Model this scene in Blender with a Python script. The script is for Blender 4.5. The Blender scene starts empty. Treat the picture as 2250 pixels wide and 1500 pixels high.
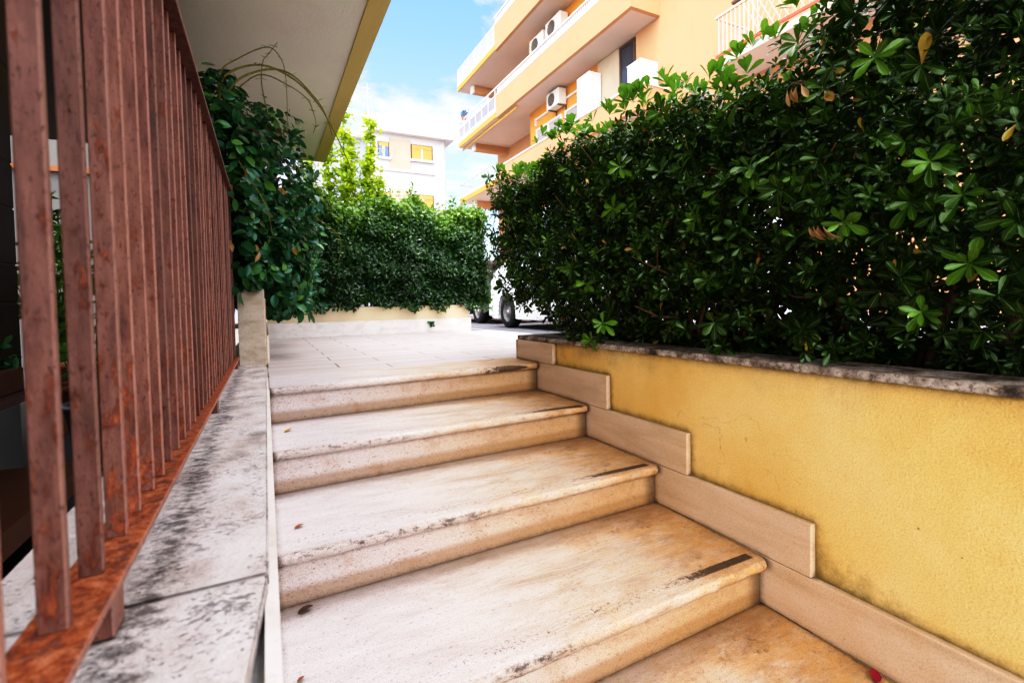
import bpy, bmesh, math, random
import numpy as np
from mathutils import Vector, Matrix
random.seed(7); rng = np.random.default_rng(7)
C = bpy.context.scene.collection
R = math.radians

# ------------------------------------------------------------------ helpers
def link(name, bm, mat=None, parent=None, smooth=False):
    me = bpy.data.meshes.new(name)
    bmesh.ops.recalc_face_normals(bm, faces=bm.faces)
    bm.to_mesh(me); bm.free()
    if mat: me.materials.append(mat)
    if smooth:
        me.polygons.foreach_set('use_smooth', [True]*len(me.polygons))
    o = bpy.data.objects.new(name, me); C.objects.link(o)
    if parent: o.parent = parent
    return o

def tag(o, label=None, cat=None, group=None, kind=None):
    if label: o['label'] = label
    if cat: o['category'] = cat
    if group: o['group'] = group
    if kind: o['kind'] = kind
    return o

def thing(name, label, cat, loc=(0, 0, 0), group=None):
    o = bpy.data.objects.new(name, None); C.objects.link(o); o.location = loc
    o.empty_display_size = .1
    return tag(o, label, cat, group)

def box(bm, x0, x1, y0, y1, z0, z1, bev=0, seg=1):
    vs = [bm.verts.new((x, y, z)) for z in (z0, z1) for y in (y0, y1) for x in (x0, x1)]
    fs = [bm.faces.new([vs[i] for i in q]) for q in ((0,2,3,1),(4,5,7,6),(0,1,5,4),(2,6,7,3),(0,4,6,2),(1,3,7,5))]
    if bev:
        es = list({e for f in fs for e in f.edges})
        bmesh.ops.bevel(bm, geom=es, offset=bev, segments=seg, affect='EDGES', profile=.5)
    return bm

def boxo(name, x0, x1, y0, y1, z0, z1, mat, parent=None, bev=0, seg=1, off=(0, 0, 0)):
    bm = bmesh.new()
    ox, oy, oz = off
    box(bm, x0-ox, x1-ox, y0-oy, y1-oy, z0-oz, z1-oz, bev, seg)
    o = link(name, bm, mat, parent)
    if any(off): o.location = off
    return o

def prism(bm, pts, axis, a, b):
    """extrude polygon pts (2D) along axis ('X','Y','Z') from a to b"""
    def P(p, t):
        return {'X': (t, p[0], p[1]), 'Y': (p[0], t, p[1]), 'Z': (p[0], p[1], t)}[axis]
    A = [bm.verts.new(P(p, a)) for p in pts]; B = [bm.verts.new(P(p, b)) for p in pts]
    n = len(pts)
    bm.faces.new(A[::-1]); bm.faces.new(B)
    for i in range(n): bm.faces.new((A[i], A[(i+1) % n], B[(i+1) % n], B[i]))
    return bm

def tube(bm, pts, rad, seg=6):
    """tapered tube through pts, rad is a number or a list"""
    pts = [Vector(p) for p in pts]; n = len(pts)
    rs = rad if isinstance(rad, (list, tuple)) else [rad]*n
    rings = []
    up = Vector((.31, .17, .93))
    for i, p in enumerate(pts):
        d = (pts[min(i+1, n-1)]-pts[max(i-1, 0)]).normalized()
        a = d.cross(up)
        if a.length < .1: a = d.cross(Vector((1, 0, 0)))
        a.normalize(); b = d.cross(a)
        rings.append([bm.verts.new(p+(a*math.cos(t)+b*math.sin(t))*rs[i]) for t in [2*math.pi*k/seg for k in range(seg)]])
    for i in range(n-1):
        for k in range(seg):
            bm.faces.new((rings[i][k], rings[i][(k+1) % seg], rings[i+1][(k+1) % seg], rings[i+1][k]))
    bm.faces.new(rings[0][::-1]); bm.faces.new(rings[-1])

def lathe(bm, prof, seg=24, cx=0, cy=0, axis='Z', c=(0, 0, 0), caps=True):
    rings = []
    for r, h in prof:
        ring = []
        for k in range(seg):
            t = 2*math.pi*k/seg
            a, b = r*math.cos(t), r*math.sin(t)
            p = {'Z': (a, b, h), 'X': (h, a, b), 'Y': (a, h, b)}[axis]
            ring.append(bm.verts.new((p[0]+c[0], p[1]+c[1], p[2]+c[2])))
        rings.append(ring)
    for i in range(len(rings)-1):
        for k in range(seg):
            bm.faces.new((rings[i][k], rings[i][(k+1) % seg], rings[i+1][(k+1) % seg], rings[i+1][k]))
    if caps and prof[0][0] > 1e-4: bm.faces.new(rings[0][::-1])
    if caps and prof[-1][0] > 1e-4: bm.faces.new(rings[-1])

def bez(p0, p1, p2, p3, n=12):
    p0, p1, p2, p3 = map(Vector, (p0, p1, p2, p3))
    return [p0*(1-t)**3+p1*3*t*(1-t)**2+p2*3*t*t*(1-t)+p3*t**3 for t in [i/(n-1) for i in range(n)]]

# ------------------------------------------------------------------ node helpers
class Mat:
    def __init__(s, name, rough=.6, col=(.5, .5, .5), spec=.5, metal=0.):
        s.m = bpy.data.materials.new(name); s.m.use_nodes = True
        s.nt = s.m.node_tree; s.b = s.nt.nodes['Principled BSDF']; s.out = s.nt.nodes['Material Output']
        s.b.inputs['Roughness'].default_value = rough
        s.b.inputs['Base Color'].default_value = (*col, 1)
        s.b.inputs['Specular IOR Level'].default_value = spec
        s.b.inputs['Metallic'].default_value = metal
        tc = s.nt.nodes.new('ShaderNodeTexCoord'); s.P = tc.outputs['Object']
        s.sep = s.nt.nodes.new('ShaderNodeSeparateXYZ'); s.nt.links.new(s.P, s.sep.inputs[0])
        s.x, s.y, s.z = s.sep.outputs
    def put(s, sock, v):
        if hasattr(v, 'is_output'): s.nt.links.new(v, sock)
        elif isinstance(v, (tuple, list)) and len(v) == 3 and sock.type == 'RGBA': sock.default_value = (*v, 1)
        else: sock.default_value = v
    def math(s, op, a, b=0., c=0.):
        n = s.nt.nodes.new('ShaderNodeMath'); n.operation = op
        s.put(n.inputs[0], a); s.put(n.inputs[1], b); s.put(n.inputs[2], c); return n.outputs[0]
    def mul(s, a, b): return s.math('MULTIPLY', a, b)
    def add(s, a, b): return s.math('ADD', a, b)
    def sub(s, a, b): return s.math('SUBTRACT', a, b)
    def mx(s, a, b): return s.math('MAXIMUM', a, b)
    def step(s, v, lo, hi):            # smoothstep
        n = s.nt.nodes.new('ShaderNodeMapRange'); n.interpolation_type = 'SMOOTHSTEP'
        s.put(n.inputs['Value'], v); s.put(n.inputs['From Min'], lo); s.put(n.inputs['From Max'], hi)
        return n.outputs[0]
    def map(s, sc=(1, 1, 1), loc=(0, 0, 0), rot=(0, 0, 0), v=None):
        n = s.nt.nodes.new('ShaderNodeMapping'); s.put(n.inputs[0], v or s.P)
        n.inputs['Scale'].default_value = sc; n.inputs['Location'].default_value = loc; n.inputs['Rotation'].default_value = rot
        return n.outputs[0]
    def noise(s, scale=5, detail=4, rough=.55, v=None, dist=0.):
        n = s.nt.nodes.new('ShaderNodeTexNoise'); s.put(n.inputs['Vector'], v or s.P)
        n.inputs['Scale'].default_value = scale; n.inputs['Detail'].default_value = detail
        n.inputs['Roughness'].default_value = rough; n.inputs['Distortion'].default_value = dist
        return n.outputs['Fac']
    def voro(s, scale=5, v=None, feature='F1', out='Distance'):
        n = s.nt.nodes.new('ShaderNodeTexVoronoi'); n.feature = feature; s.put(n.inputs['Vector'], v or s.P)
        n.inputs['Scale'].default_value = scale; return n.outputs[out]
    def mix(s, f, a, b, blend='MIX'):
        n = s.nt.nodes.new('ShaderNodeMix'); n.data_type = 'RGBA'; n.blend_type = blend
        s.put(n.inputs[0], f); s.put(n.inputs[6], a); s.put(n.inputs[7], b); return n.outputs[2]
    def ramp(s, v, stops):
        n = s.nt.nodes.new('ShaderNodeValToRGB'); s.put(n.inputs[0], v)
        cr = n.color_ramp
        while len(cr.elements) < len(stops): cr.elements.new(.5)
        for e, (p, c) in zip(cr.elements, stops): e.position = p; e.color = (*c, 1)
        return n.outputs[0]
    def ao(s, dist, lo=.35, hi=.95):       # occlusion mask, 1 in crevices: grime, and painted shade under the cap
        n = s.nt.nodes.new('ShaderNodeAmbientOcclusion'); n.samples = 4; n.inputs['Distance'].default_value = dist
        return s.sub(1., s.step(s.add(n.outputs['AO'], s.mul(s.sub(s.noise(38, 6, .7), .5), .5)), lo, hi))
    def attr(s, name):
        n = s.nt.nodes.new('ShaderNodeAttribute'); n.attribute_name = name; return n.outputs['Fac']
    def col(s, c): s.put(s.b.inputs['Base Color'], c); return s
    def rough(s, c): s.put(s.b.inputs['Roughness'], c); return s
    def bump(s, h, strength=.3, dist=.01):
        n = s.nt.nodes.new('ShaderNodeBump'); s.put(n.inputs['Height'], h)
        n.inputs['Strength'].default_value = strength; n.inputs['Distance'].default_value = dist
        s.nt.links.new(n.outputs[0], s.b.inputs['Normal']); return s

def plain(name, col, rough=.6, spec=.4, metal=0, var=.12, scale=6, bump=0):
    M = Mat(name, rough, col, spec, metal)
    n = M.noise(scale, 5, .6)
    M.col(M.mix(n, tuple(c*(1-var) for c in col), tuple(min(1, c*(1+var)) for c in col)))
    if bump: M.bump(M.noise(scale*18, 3), bump, .004)
    return M.m

# ------------------------------------------------------------------ materials
def travertine(name, kind):
    M = Mat(name, .55, spec=.35)
    if kind == 'tread':
        st = M.noise(1, 9, .72, M.map((3.2, 13, 13)), .5)
    else:
        st = M.noise(1, 7, .62, M.map((1.8, 10, 22)), .3)
    base = M.ramp(st, [(.3, (.40, .29, .21)), (.44, (.57, .45, .36)), (.58, (.66, .56, .48)), (.74, (.50, .38, .29))])
    st2 = M.noise(1, 5, .7, M.map((5, 120, 120)), .1)
    base = M.mix(1., base, M.ramp(st2, [(.3, (.84, .83, .82)), (.5, (1., 1., 1.)), (.75, (1.07, 1.07, 1.07))]), 'MULTIPLY')
    lav = M.sub(1., M.step(M.x, .0, .75))  # cool skylight at the left end painted in as lavender
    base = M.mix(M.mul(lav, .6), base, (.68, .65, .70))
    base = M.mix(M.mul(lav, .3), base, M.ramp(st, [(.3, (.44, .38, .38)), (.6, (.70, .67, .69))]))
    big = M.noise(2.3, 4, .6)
    # orange weathering, plus painted warm bounce light, towards the yellow wall
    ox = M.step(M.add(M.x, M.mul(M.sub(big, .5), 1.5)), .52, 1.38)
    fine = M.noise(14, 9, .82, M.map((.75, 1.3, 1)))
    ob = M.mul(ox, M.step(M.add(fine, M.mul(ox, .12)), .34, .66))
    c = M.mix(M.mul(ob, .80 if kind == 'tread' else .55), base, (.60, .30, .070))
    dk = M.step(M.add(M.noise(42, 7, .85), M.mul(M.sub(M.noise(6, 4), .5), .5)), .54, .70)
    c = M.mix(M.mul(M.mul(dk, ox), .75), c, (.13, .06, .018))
    pits = M.noise(150, 2, .6, M.map((.45, 1, 1)))
    pm = M.step(pits, .60, .70)
    if kind == 'tread':
        # black grime specks behind the nosing, and the remains of an anti-slip strip
        d = M.math('ABSOLUTE', M.sub(M.y, .062))
        band = M.sub(1., M.step(d, .006, .05))
        sp = M.noise(95, 5, .75)
        sp2 = M.noise(7, 3, .6)
        thr = M.sub(.715, M.add(M.mul(band, .155), M.mul(M.sub(sp2, .5), .30)))
        specks = M.step(M.sub(sp, thr), 0., .05)
        c = M.mix(M.mul(specks, .8), c, (.035, .025, .02))
        strip = M.sub(1., M.step(M.math('ABSOLUTE', M.sub(M.y, .062)), .0135, .0155))
        wear = M.step(M.add(M.x, M.add(M.mul(M.sub(M.noise(60, 5, .8), .5), .8), M.mul(M.sub(sp2, .5), .1))), 1.02, 1.12)
        endcap = M.sub(1., M.step(M.x, 1.335, 1.34))
        c = M.mix(M.mul(M.mul(M.mul(strip, wear), endcap), .93), c, (.045, .033, .022))
        # dirt line on the rounded edge
        e = M.sub(1., M.step(M.y, -.004, .012))
        c = M.mix(M.mul(e, .35), c, (.26, .16, .085))
        es = M.step(M.add(M.noise(60, 8, .8, M.map((.5, 1, 1))), M.mul(M.sub(M.noise(3, 3), .5), .5)), .50, .64)
        c = M.mix(M.mul(M.mul(e, es), .9), c, (.035, .024, .016))
        gr = M.step(M.noise(210, 3, .7), .60, .70)
        c = M.mix(M.mul(gr, .35), c, (.18, .11, .07))
        br = M.step(M.add(M.noise(5, 8, .75, M.map((.6, 1.6, 1))), M.mul(ox, .12)), .56, .74)
        c = M.mix(M.mul(br, .40), c, (.20, .10, .045))
        # grime against the riser behind
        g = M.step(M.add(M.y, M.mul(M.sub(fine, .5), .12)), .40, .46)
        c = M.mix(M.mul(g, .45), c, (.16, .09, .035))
    if kind == 'riser':
        c = M.mix(.75, c, M.mix(M.step(M.x, .1, 1.2), (.64, .56, .54), (.50, .31, .15)))  # same painted tint across the riser, pale left to warm right
        c = M.mix(M.mul(M.step(M.noise(9, 7, .72), .5, .72), .45), c, (.36, .20, .09))
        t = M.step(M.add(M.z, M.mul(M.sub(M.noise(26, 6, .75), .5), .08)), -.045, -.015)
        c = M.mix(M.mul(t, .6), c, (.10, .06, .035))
        t2 = M.step(M.mul(M.add(M.z, M.mul(M.sub(fine, .5), .02)), -1.), .10, .125)
        c = M.mix(M.mul(t2, .6), c, (.30, .15, .04))
        xr = M.step(M.x, 1.30, 1.36)
        c = M.mix(M.mul(xr, .7), c, (.06, .035, .02))
    c = M.mix(M.mul(pm, .6), c, (.22, .15, .11))
    grit = M.noise(330, 3, .75)
    c = M.mix(1., c, M.ramp(grit, [(.3, (.52, .50, .48)), (.5, (.98, .98, .98)), (.72, (1.15, 1.15, 1.15))]), 'MULTIPLY')
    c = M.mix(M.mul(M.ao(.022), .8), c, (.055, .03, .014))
    M.col(c)
    M.rough(M.ramp(fine, [(.3, (.42,)*3), (.7, (.7,)*3)]))
    M.bump(M.add(M.mul(st, .5), M.add(M.mul(pits, -.5), M.mul(M.noise(60, 5), .7))), .55, .004)
    return M.m

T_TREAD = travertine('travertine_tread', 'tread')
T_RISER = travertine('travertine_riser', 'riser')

def mk_landing():
    M = Mat('travertine_paving', .5, spec=.35)
    st = M.noise(1, 6, .6, M.map((1.4, 18, 10)), .2)
    base = M.ramp(st, [(.3, (.44, .37, .33)), (.5, (.57, .52, .51)), (.7, (.51, .45, .42))])
    br = M.nt.nodes.new('ShaderNodeTexBrick')
    M.put(br.inputs['Vector'], M.P)
    br.inputs['Scale'].default_value = 1; br.inputs['Brick Width'].default_value = .62; br.inputs['Row Height'].default_value = .205
    br.inputs['Mortar Size'].default_value = .004; br.inputs['Mortar Smooth'].default_value = .1
    br.offset = .42
    br.inputs['Color1'].default_value = (.94, .94, .94, 1); br.inputs['Color2'].default_value = (1.05, 1.02, 1.0, 1); br.inputs['Mortar'].default_value = (.5, .4, .32, 1)
    n = M.noise(3, 4)
    c = M.mix(1., base, br.outputs[0], 'MULTIPLY')
    j = M.mul(br.outputs['Fac'], M.step(n, .28, .5))
    c = M.mix(M.mul(j, .9), c, (.13, .09, .06))
    sp = M.step(M.noise(70, 4, .7), .66, .72)
    c = M.mix(M.mul(sp, .45), c, (.2, .14, .1))
    M.col(c); M.bump(M.sub(M.mul(st, .4), j), .4, .004)
    return M.m
T_LAND = mk_landing()
def mk_stone(name, cols, pit):
    M = Mat(name, .6, spec=.3)
    st = M.noise(1, 7, .65, M.map((7, 7, 16)), .4)
    c = M.ramp(st, [(.28, cols[0]), (.5, cols[1]), (.72, cols[2])])
    c = M.mix(M.mul(M.step(M.noise(70, 5, .75), .57, .68), pit), c, (.16, .11, .07))
    c = M.mix(M.mul(M.step(M.noise(4, 6, .7), .5, .75), pit*.7), c, (.42, .33, .22))
    M.col(c); M.bump(M.add(M.noise(90, 5, .7), st), .4, .004); return M.m
T_PALE = mk_stone('pale_travertine', ((.60, .52, .46), (.72, .66, .61), (.78, .73, .70)), .25)
T_ROUGH = mk_stone('rough_travertine', ((.40, .31, .22), (.56, .46, .36), (.64, .55, .45)), .7)

def mk_skirt():
    M = Mat('travertine_panel', .5, spec=.35)
    st = M.noise(1, 6, .6, M.map((10, 2.2, 14)), .4)
    c = M.ramp(st, [(.25, (.48, .33, .20)), (.5, (.63, .45, .30)), (.75, (.68, .53, .38))])
    sp = M.step(M.noise(80, 4, .75), .63, .72)
    c = M.mix(M.mul(sp, .5), c, (.16, .09, .05))
    b = M.step(M.noise(3.5, 5, .65), .48, .75)
    c = M.mix(M.mul(b, .35), c, (.50, .28, .09))
    grit = M.noise(260, 3, .75)
    c = M.mix(1., c, M.ramp(grit, [(.3, (.74, .72, .70)), (.5, (1., 1., 1.)), (.72, (1.1, 1.1, 1.1))]), 'MULTIPLY')
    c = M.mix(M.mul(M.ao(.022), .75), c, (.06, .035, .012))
    M.col(c); M.bump(M.noise(70, 4), .25, .003)
    return M.m
T_SKIRT = mk_skirt()

def mk_coping():
    M = Mat('weathered_coping_stone', .7, spec=.25)
    n1 = M.noise(9, 7, .68, M.map((1, .7, 1)))
    c = M.ramp(n1, [(.3, (.40, .33, .30)), (.46, (.60, .54, .51)), (.7, (.72, .68, .67))])
    # blackish lichen band below the fence and streaks
    ed = M.sub(1., M.step(M.math('ABSOLUTE', M.add(M.x, .132)), .0, .060))
    n2 = M.noise(36, 9, .82, M.map((.75, 1.1, 1), rot=(0, 0, .4)))
    m = M.step(M.add(n2, M.mul(ed, .17)), .585, .74)
    c = M.mix(M.mul(m, .80), c, (.035, .027, .024))
    n3 = M.step(M.add(M.noise(100, 9, .85, M.map((.8, 1.3, 1))), M.mul(M.sub(M.noise(11, 4), .5), .35)), .545, .68)
    c = M.mix(M.mul(n3, .62), c, (.12, .085, .085))
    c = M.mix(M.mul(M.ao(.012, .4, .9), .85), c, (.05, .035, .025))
    n5 = M.step(M.noise(46, 8, .85), .55, .66)
    c = M.mix(M.mul(n5, .5), c, (.17, .13, .13))
    M.col(c)
    M.bump(M.add(M.mul(M.noise(110, 4, .7), .5), M.sub(M.mul(n1, .8), M.mul(n3, .7))), .8, .006)
    return M.m
T_COPE = mk_coping()

def mk_cap():
    M = Mat('lichen_wall_cap', .8, spec=.2)
    n = M.noise(13, 8, .7)
    c = M.ramp(n, [(.35, (.045, .035, .028)), (.47, (.24, .18, .135)), (.62, (.56, .47, .39))])
    sp = M.step(M.noise(80, 4, .7), .52, .6)
    M.col(M.mix(M.mul(sp, .6), c, (.04, .03, .02))); M.bump(M.noise(60, 6, .7), .7, .006)
    return M.m
T_CAP = mk_cap()

def mk_yellow():
    M = Mat('yellow_stucco', .85, spec=.15)
    big = M.noise(1.7, 5, .6)
    c = M.ramp(big, [(.3, (.80, .48, .135)), (.55, (.90, .61, .235)), (.75, (.93, .68, .33))])
    # height above the stepped skirting: slope 0.158 per 0.465
    hgt = M.sub(M.z, M.sub(M.mul(M.sub(M.y, 2.30), .340), -.03))
    n2 = M.noise(20, 7, .75)
    moss = M.sub(1., M.step(M.add(hgt, M.mul(M.sub(n2, .5), .30)), -.01, .12))
    near = M.sub(1., M.step(M.y, .55, 1.5))
    c = M.mix(M.mul(moss, M.add(.10, M.mul(near, .45))), c, (.085, .07, .012))
    # grey damp stains below the cap, far end
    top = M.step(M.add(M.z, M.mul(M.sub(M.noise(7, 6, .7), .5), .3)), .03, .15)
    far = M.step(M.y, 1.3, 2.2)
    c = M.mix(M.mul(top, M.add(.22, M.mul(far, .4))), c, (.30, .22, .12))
    sp = M.step(M.voro(11), .985, 1.0)
    dots = M.sub(1., M.step(M.voro(9), .02, .035))
    c = M.mix(M.mul(dots, .7), c, (.09, .05, .02))
    ck = M.step(M.noise(120, 4, .75), .60, .74)
    c = M.mix(M.mul(ck, .22), c, (.30, .16, .03))
    cr = M.nt.nodes.new('ShaderNodeTexVoronoi'); cr.feature = 'DISTANCE_TO_EDGE'
    cr.inputs['Scale'].default_value = 1.7
    wob = M.nt.nodes.new('ShaderNodeVectorMath'); wob.operation = 'ADD'
    nn = M.nt.nodes.new('ShaderNodeTexNoise'); nn.inputs['Scale'].default_value = 6; nn.inputs['Detail'].default_value = 6
    M.put(nn.inputs['Vector'], M.P); M.put(wob.inputs[0], M.P); M.put(wob.inputs[1], nn.outputs['Color']); M.put(cr.inputs['Vector'], wob.outputs[0])
    crk = M.mul(M.sub(1., M.step(cr.outputs['Distance'], .002, .006)), M.step(M.noise(2.1, 3), .52, .6))
    c = M.mix(M.mul(crk, .55), c, (.25, .13, .03))
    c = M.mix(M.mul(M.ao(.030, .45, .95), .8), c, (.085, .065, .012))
    c = M.mix(M.mul(M.ao(.22, .45, .9), .30), c, (.22, .12, .03))  # wide soft shade below the cap painted into the stucco
    drip = M.mul(M.step(M.noise(1, 5, .65, M.map((1, 15, 1.1))), .54, .70), M.step(M.add(M.z, M.mul(M.sub(M.noise(1, 2, .5, M.map((1, 9, .2))), .5), .35)), -.16, .12))
    c = M.mix(M.mul(drip, .38), c, (.44, .27, .09))
    patch = M.step(M.noise(3.2, 6, .7, M.map((1, 1, 1), (3, 1, 5))), .54, .66)
    c = M.mix(M.mul(patch, .22), c, (.95, .74, .40))
    gr = M.noise(240, 4, .8)
    c = M.mix(1., c, M.ramp(gr, [(.32, (.74, .70, .62)), (.5, (1., 1., 1.)), (.7, (1.08, 1.08, 1.05))]), 'MULTIPLY')
    M.col(c)
    wav = M.noise(1, 6, .7, M.map((1, 22, 55)), .25)
    M.bump(M.add(M.mul(M.noise(190, 5, .75), .9), M.add(M.mul(wav, .35), M.mul(M.noise(55, 6, .75), .35))), .75, .007)
    return M.m
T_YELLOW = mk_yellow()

def mk_rust(name, orange):
    M = Mat(name, .62, spec=.35)
    info = M.nt.nodes.new('ShaderNodeObjectInfo')
    off = M.nt.nodes.new('ShaderNodeVectorMath'); off.operation = 'ADD'
    M.nt.links.new(M.P, off.inputs[0])
    sc = M.nt.nodes.new('ShaderNodeVectorMath'); sc.operation = 'SCALE'
    cv = M.nt.nodes.new('ShaderNodeCombineXYZ')
    for i in range(3): M.nt.links.new(info.outputs['Random'], cv.inputs[i])
    M.nt.links.new(cv.outputs[0], sc.inputs[0]); sc.inputs['Scale'].default_value = 37.
    M.nt.links.new(sc.outputs[0], off.inputs[1]); v = off.outputs[0]
    n = M.noise(1, 7, .7, M.map((75, 75, 14), v=v))
    paint = M.ramp(n, [(.3, (.070, .027, .018)), (.48, (.155, .064, .044)), (.72, (.23, .107, .078))])
    r = M.noise(1, 7, .72, M.map((60, 60, 20), (3, 1, 2), v=v))
    low = M.sub(1., M.step(M.z, .05, .45))
    th = M.step(M.add(r, M.mul(low, .07)), .575 if not orange else .42, .66 if not orange else .56)
    rc = M.ramp(M.noise(1, 5, .7, M.map((90, 90, 50), v=v)), [(.3, (.06, .016, .009)), (.5, (.21, .050, .018)), (.72, (.40, .13, .04))] if not orange else [(.3, (.11, .025, .012)), (.5, (.36, .095, .030)), (.72, (.56, .24, .13))])
    c = M.mix(M.mul(th, .9), paint, rc)
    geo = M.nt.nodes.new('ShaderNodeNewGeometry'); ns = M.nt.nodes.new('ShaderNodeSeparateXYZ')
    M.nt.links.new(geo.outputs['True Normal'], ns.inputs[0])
    if not orange:      # pale skylight painted onto the thin outer edges, and every bar faded differently
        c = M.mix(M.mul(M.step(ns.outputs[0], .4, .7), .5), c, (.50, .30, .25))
        c = M.mix(1., c, M.ramp(info.outputs['Random'], [(0., (.66, .62, .62)), (.5, (.95, .93, .93)), (1., (1.25, 1.18, 1.15))]), 'MULTIPLY')
    else:
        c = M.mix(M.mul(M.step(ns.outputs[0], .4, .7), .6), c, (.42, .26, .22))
    sp = M.step(M.noise(1, 4, .7, M.map((260, 260, 120), v=v)), .56, .65)
    c = M.mix(M.mul(sp, .75), c, (.05, .016, .010))
    M.col(c)
    M.bump(M.add(M.noise(1, 5, .7, M.map((120, 120, 70), v=v)), M.mul(th, .5)), .6, .003)
    return M.m
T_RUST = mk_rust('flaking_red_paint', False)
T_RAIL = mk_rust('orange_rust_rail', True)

def leafmat(name, dark, mid, light, rough=.3, *a, stint=(.7, 1., .5), **k):
    M = leafmat0(name, dark, mid, light, rough, *a, **k)
    M.node_tree.nodes['Principled BSDF'].inputs['Specular Tint'].default_value = (*stint, 1)
    return M
def leafmat0(name, dark, mid, light, rough=.3, trans=.22, tcol=(.25, .45, .05), rib=(.30, .40, .10), spec=.5, ribw=.10):
    M = Mat(name, rough, spec=spec)
    t = M.attr('tint'); u = M.math('ABSOLUTE', M.attr('lu'))
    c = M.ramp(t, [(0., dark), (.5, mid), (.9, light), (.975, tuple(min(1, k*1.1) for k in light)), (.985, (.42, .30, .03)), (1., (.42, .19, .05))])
    rb = M.sub(1., M.step(u, ribw*.3, ribw))
    c = M.mix(M.mul(rb, .55), c, rib)
    c = M.mix(M.mul(M.noise(60, 3), .5), c, tuple(k*.6 for k in dark))
    geo = M.nt.nodes.new('ShaderNodeNewGeometry')
    c2 = M.mix(M.mul(geo.outputs['Backfacing'], .45), c, tuple(min(1, k*2.0+.01) for k in mid))
    M.col(c2)
    tr = M.nt.nodes.new('ShaderNodeBsdfTranslucent')
    M.put(tr.inputs[0], M.mix(.5, c, tcol))
    ms = M.nt.nodes.new('ShaderNodeMixShader'); ms.inputs[0].default_value = trans
    M.nt.links.new(M.b.outputs[0], ms.inputs[1]); M.nt.links.new(tr.outputs[0], ms.inputs[2])
    M.nt.links.new(ms.outputs[0], M.out.inputs[0])
    return M.m
L_PITT = leafmat('pittosporum_leaf', (.007, .020, .002), (.028, .074, .006), (.12, .25, .020), .27, .12)
L_TIP = leafmat('young_pittosporum_leaf', (.045, .13, .010), (.10, .25, .02), (.22, .40, .04), .3, .3)
L_IVY = leafmat('dark_glossy_creeper_leaf', (.010, .045, .014), (.032, .125, .040), (.17, .36, .06), .24, .14, (.1, .3, .05), (.05, .13, .09), stint=(.45, .85, .80))
L_HEDGE = leafmat('privet_leaf', (.006, .030, .008), (.034, .12, .016), (.26, .45, .03), .20, .25, stint=(.9, 1., .9), spec=.7)
L_LIME = leafmat('lime_green_leaf', (.14, .24, .015), (.32, .48, .03), (.58, .62, .05), .4, .48, (.8, .9, .06), (.4, .5, .1))
L_POT = leafmat('courtyard_plant_leaf', (.02, .07, .015), (.06, .17, .03), (.18, .33, .06), .3, .3)
L_DRY = leafmat('dry_leaf', (.34, .16, .07), (.48, .27, .13), (.62, .42, .24), .6, .25, (.6, .35, .1), (.4, .25, .1))

def mk_bark(name, a, b):
    M = Mat(name, .8, spec=.2)
    M.col(M.ramp(M.noise(1, 6, .7, M.map((40, 40, 14))), [(.3, a), (.7, b)])); M.bump(M.noise(90, 4), .5, .003)
    return M.m
BARK = mk_bark('hedge_branch_bark', (.06, .028, .016), (.22, .115, .07))
VINE = mk_bark('vine_stem', (.10, .10, .02), (.26, .22, .06))
STEM = mk_bark('green_stem', (.07, .10, .02), (.20, .20, .06))

def stucco(name, col, var=.1, rough=.85):
    M = Mat(name, rough, spec=.15)
    n = M.noise(.9, 6, .6); n2 = M.noise(1, 5, .6, M.map((4, 4, .6)))
    c = M.mix(n, tuple(k*(1-var) for k in col), tuple(min(1, k*(1+var)) for k in col))
    c = M.mix(M.mul(M.step(n2, .55, .8), .25), c, tuple(k*.72 for k in col))
    M.col(c); M.bump(M.noise(45, 5), .2, .01)
    return M.m
PEACH = stucco('peach_facade_plaster', (.49, .275, .150))
ORANGE = stucco('orange_recess_plaster', (.62, .28, .075))
SOFFIT = stucco('pink_white_soffit', (.60, .49, .43))
WHITEP = stucco('white_plaster', (.60, .59, .60), .06)
LAV = stucco('bluish_white_plaster', (.36, .37, .46), .06)
TRIM = plain('white_trim_paint', (.66, .63, .61), .5, var=.05)
CREAMP = stucco('cream_yellow_plaster', (.66, .53, .35), .22)
SLABP = stucco('grey_cream_soffit', (.74, .66, .56), .13)
BAND = stucco('ochre_soffit_border', (.58, .44, .18), .12)
STONEW = plain('brown_stone_cladding', (.045, .030, .020), .6, var=.4, scale=3, bump=.2)
STAIN = stucco('stained_travertine_facing', (.50, .40, .29), .3)
GREYW = stucco('grey_white_plaster', (.24, .235, .225), .15)
METAL = plain('painted_metal_railing', (.45, .42, .40), .4, var=.1)
WHITEM = plain('white_metal_railing', (.62, .61, .63), .4, var=.05)
DARKM = plain('dark_brown_metal', (.10, .065, .05), .5, var=.2)
ROOFM = plain('roof_terrace_edge', (.62, .58, .55), .7, var=.12)
WOOD = plain('brown_wood', (.085, .036, .018), .6, var=.3, scale=14)
SHUT = plain('yellow_roller_shutter', (.55, .32, .09), .6, var=.1)
GREYSH = plain('grey_roller_shutter', (.34, .30, .29), .6, var=.1)
ACW = plain('air_conditioner_white', (.72, .68, .62), .45, var=.06)
ACD = plain('air_conditioner_grille', (.12, .10, .08), .6, var=.2)
CABW = plain('white_cabinet_paint', (.80, .80, .82), .4, var=.04)
BLACKP = plain('black_car_paint', (.010, .010, .014), .12, .6, var=.2)
VANP = plain('white_van_paint', (.80, .80, .80), .22, .5, var=.04)
RUBBER = plain('tyre_rubber', (.022, .020, .020), .8, .25, var=.3, scale=30)
RIMM = plain('steel_wheel', (.20, .19, .18), .45, .5, .5, var=.3, scale=20)
HUBM = plain('hub_cap_metal', (.55, .53, .50), .3, .5, .8, var=.1)
PLAST = plain('black_plastic', (.02, .02, .024), .5, .4, var=.2)
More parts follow.
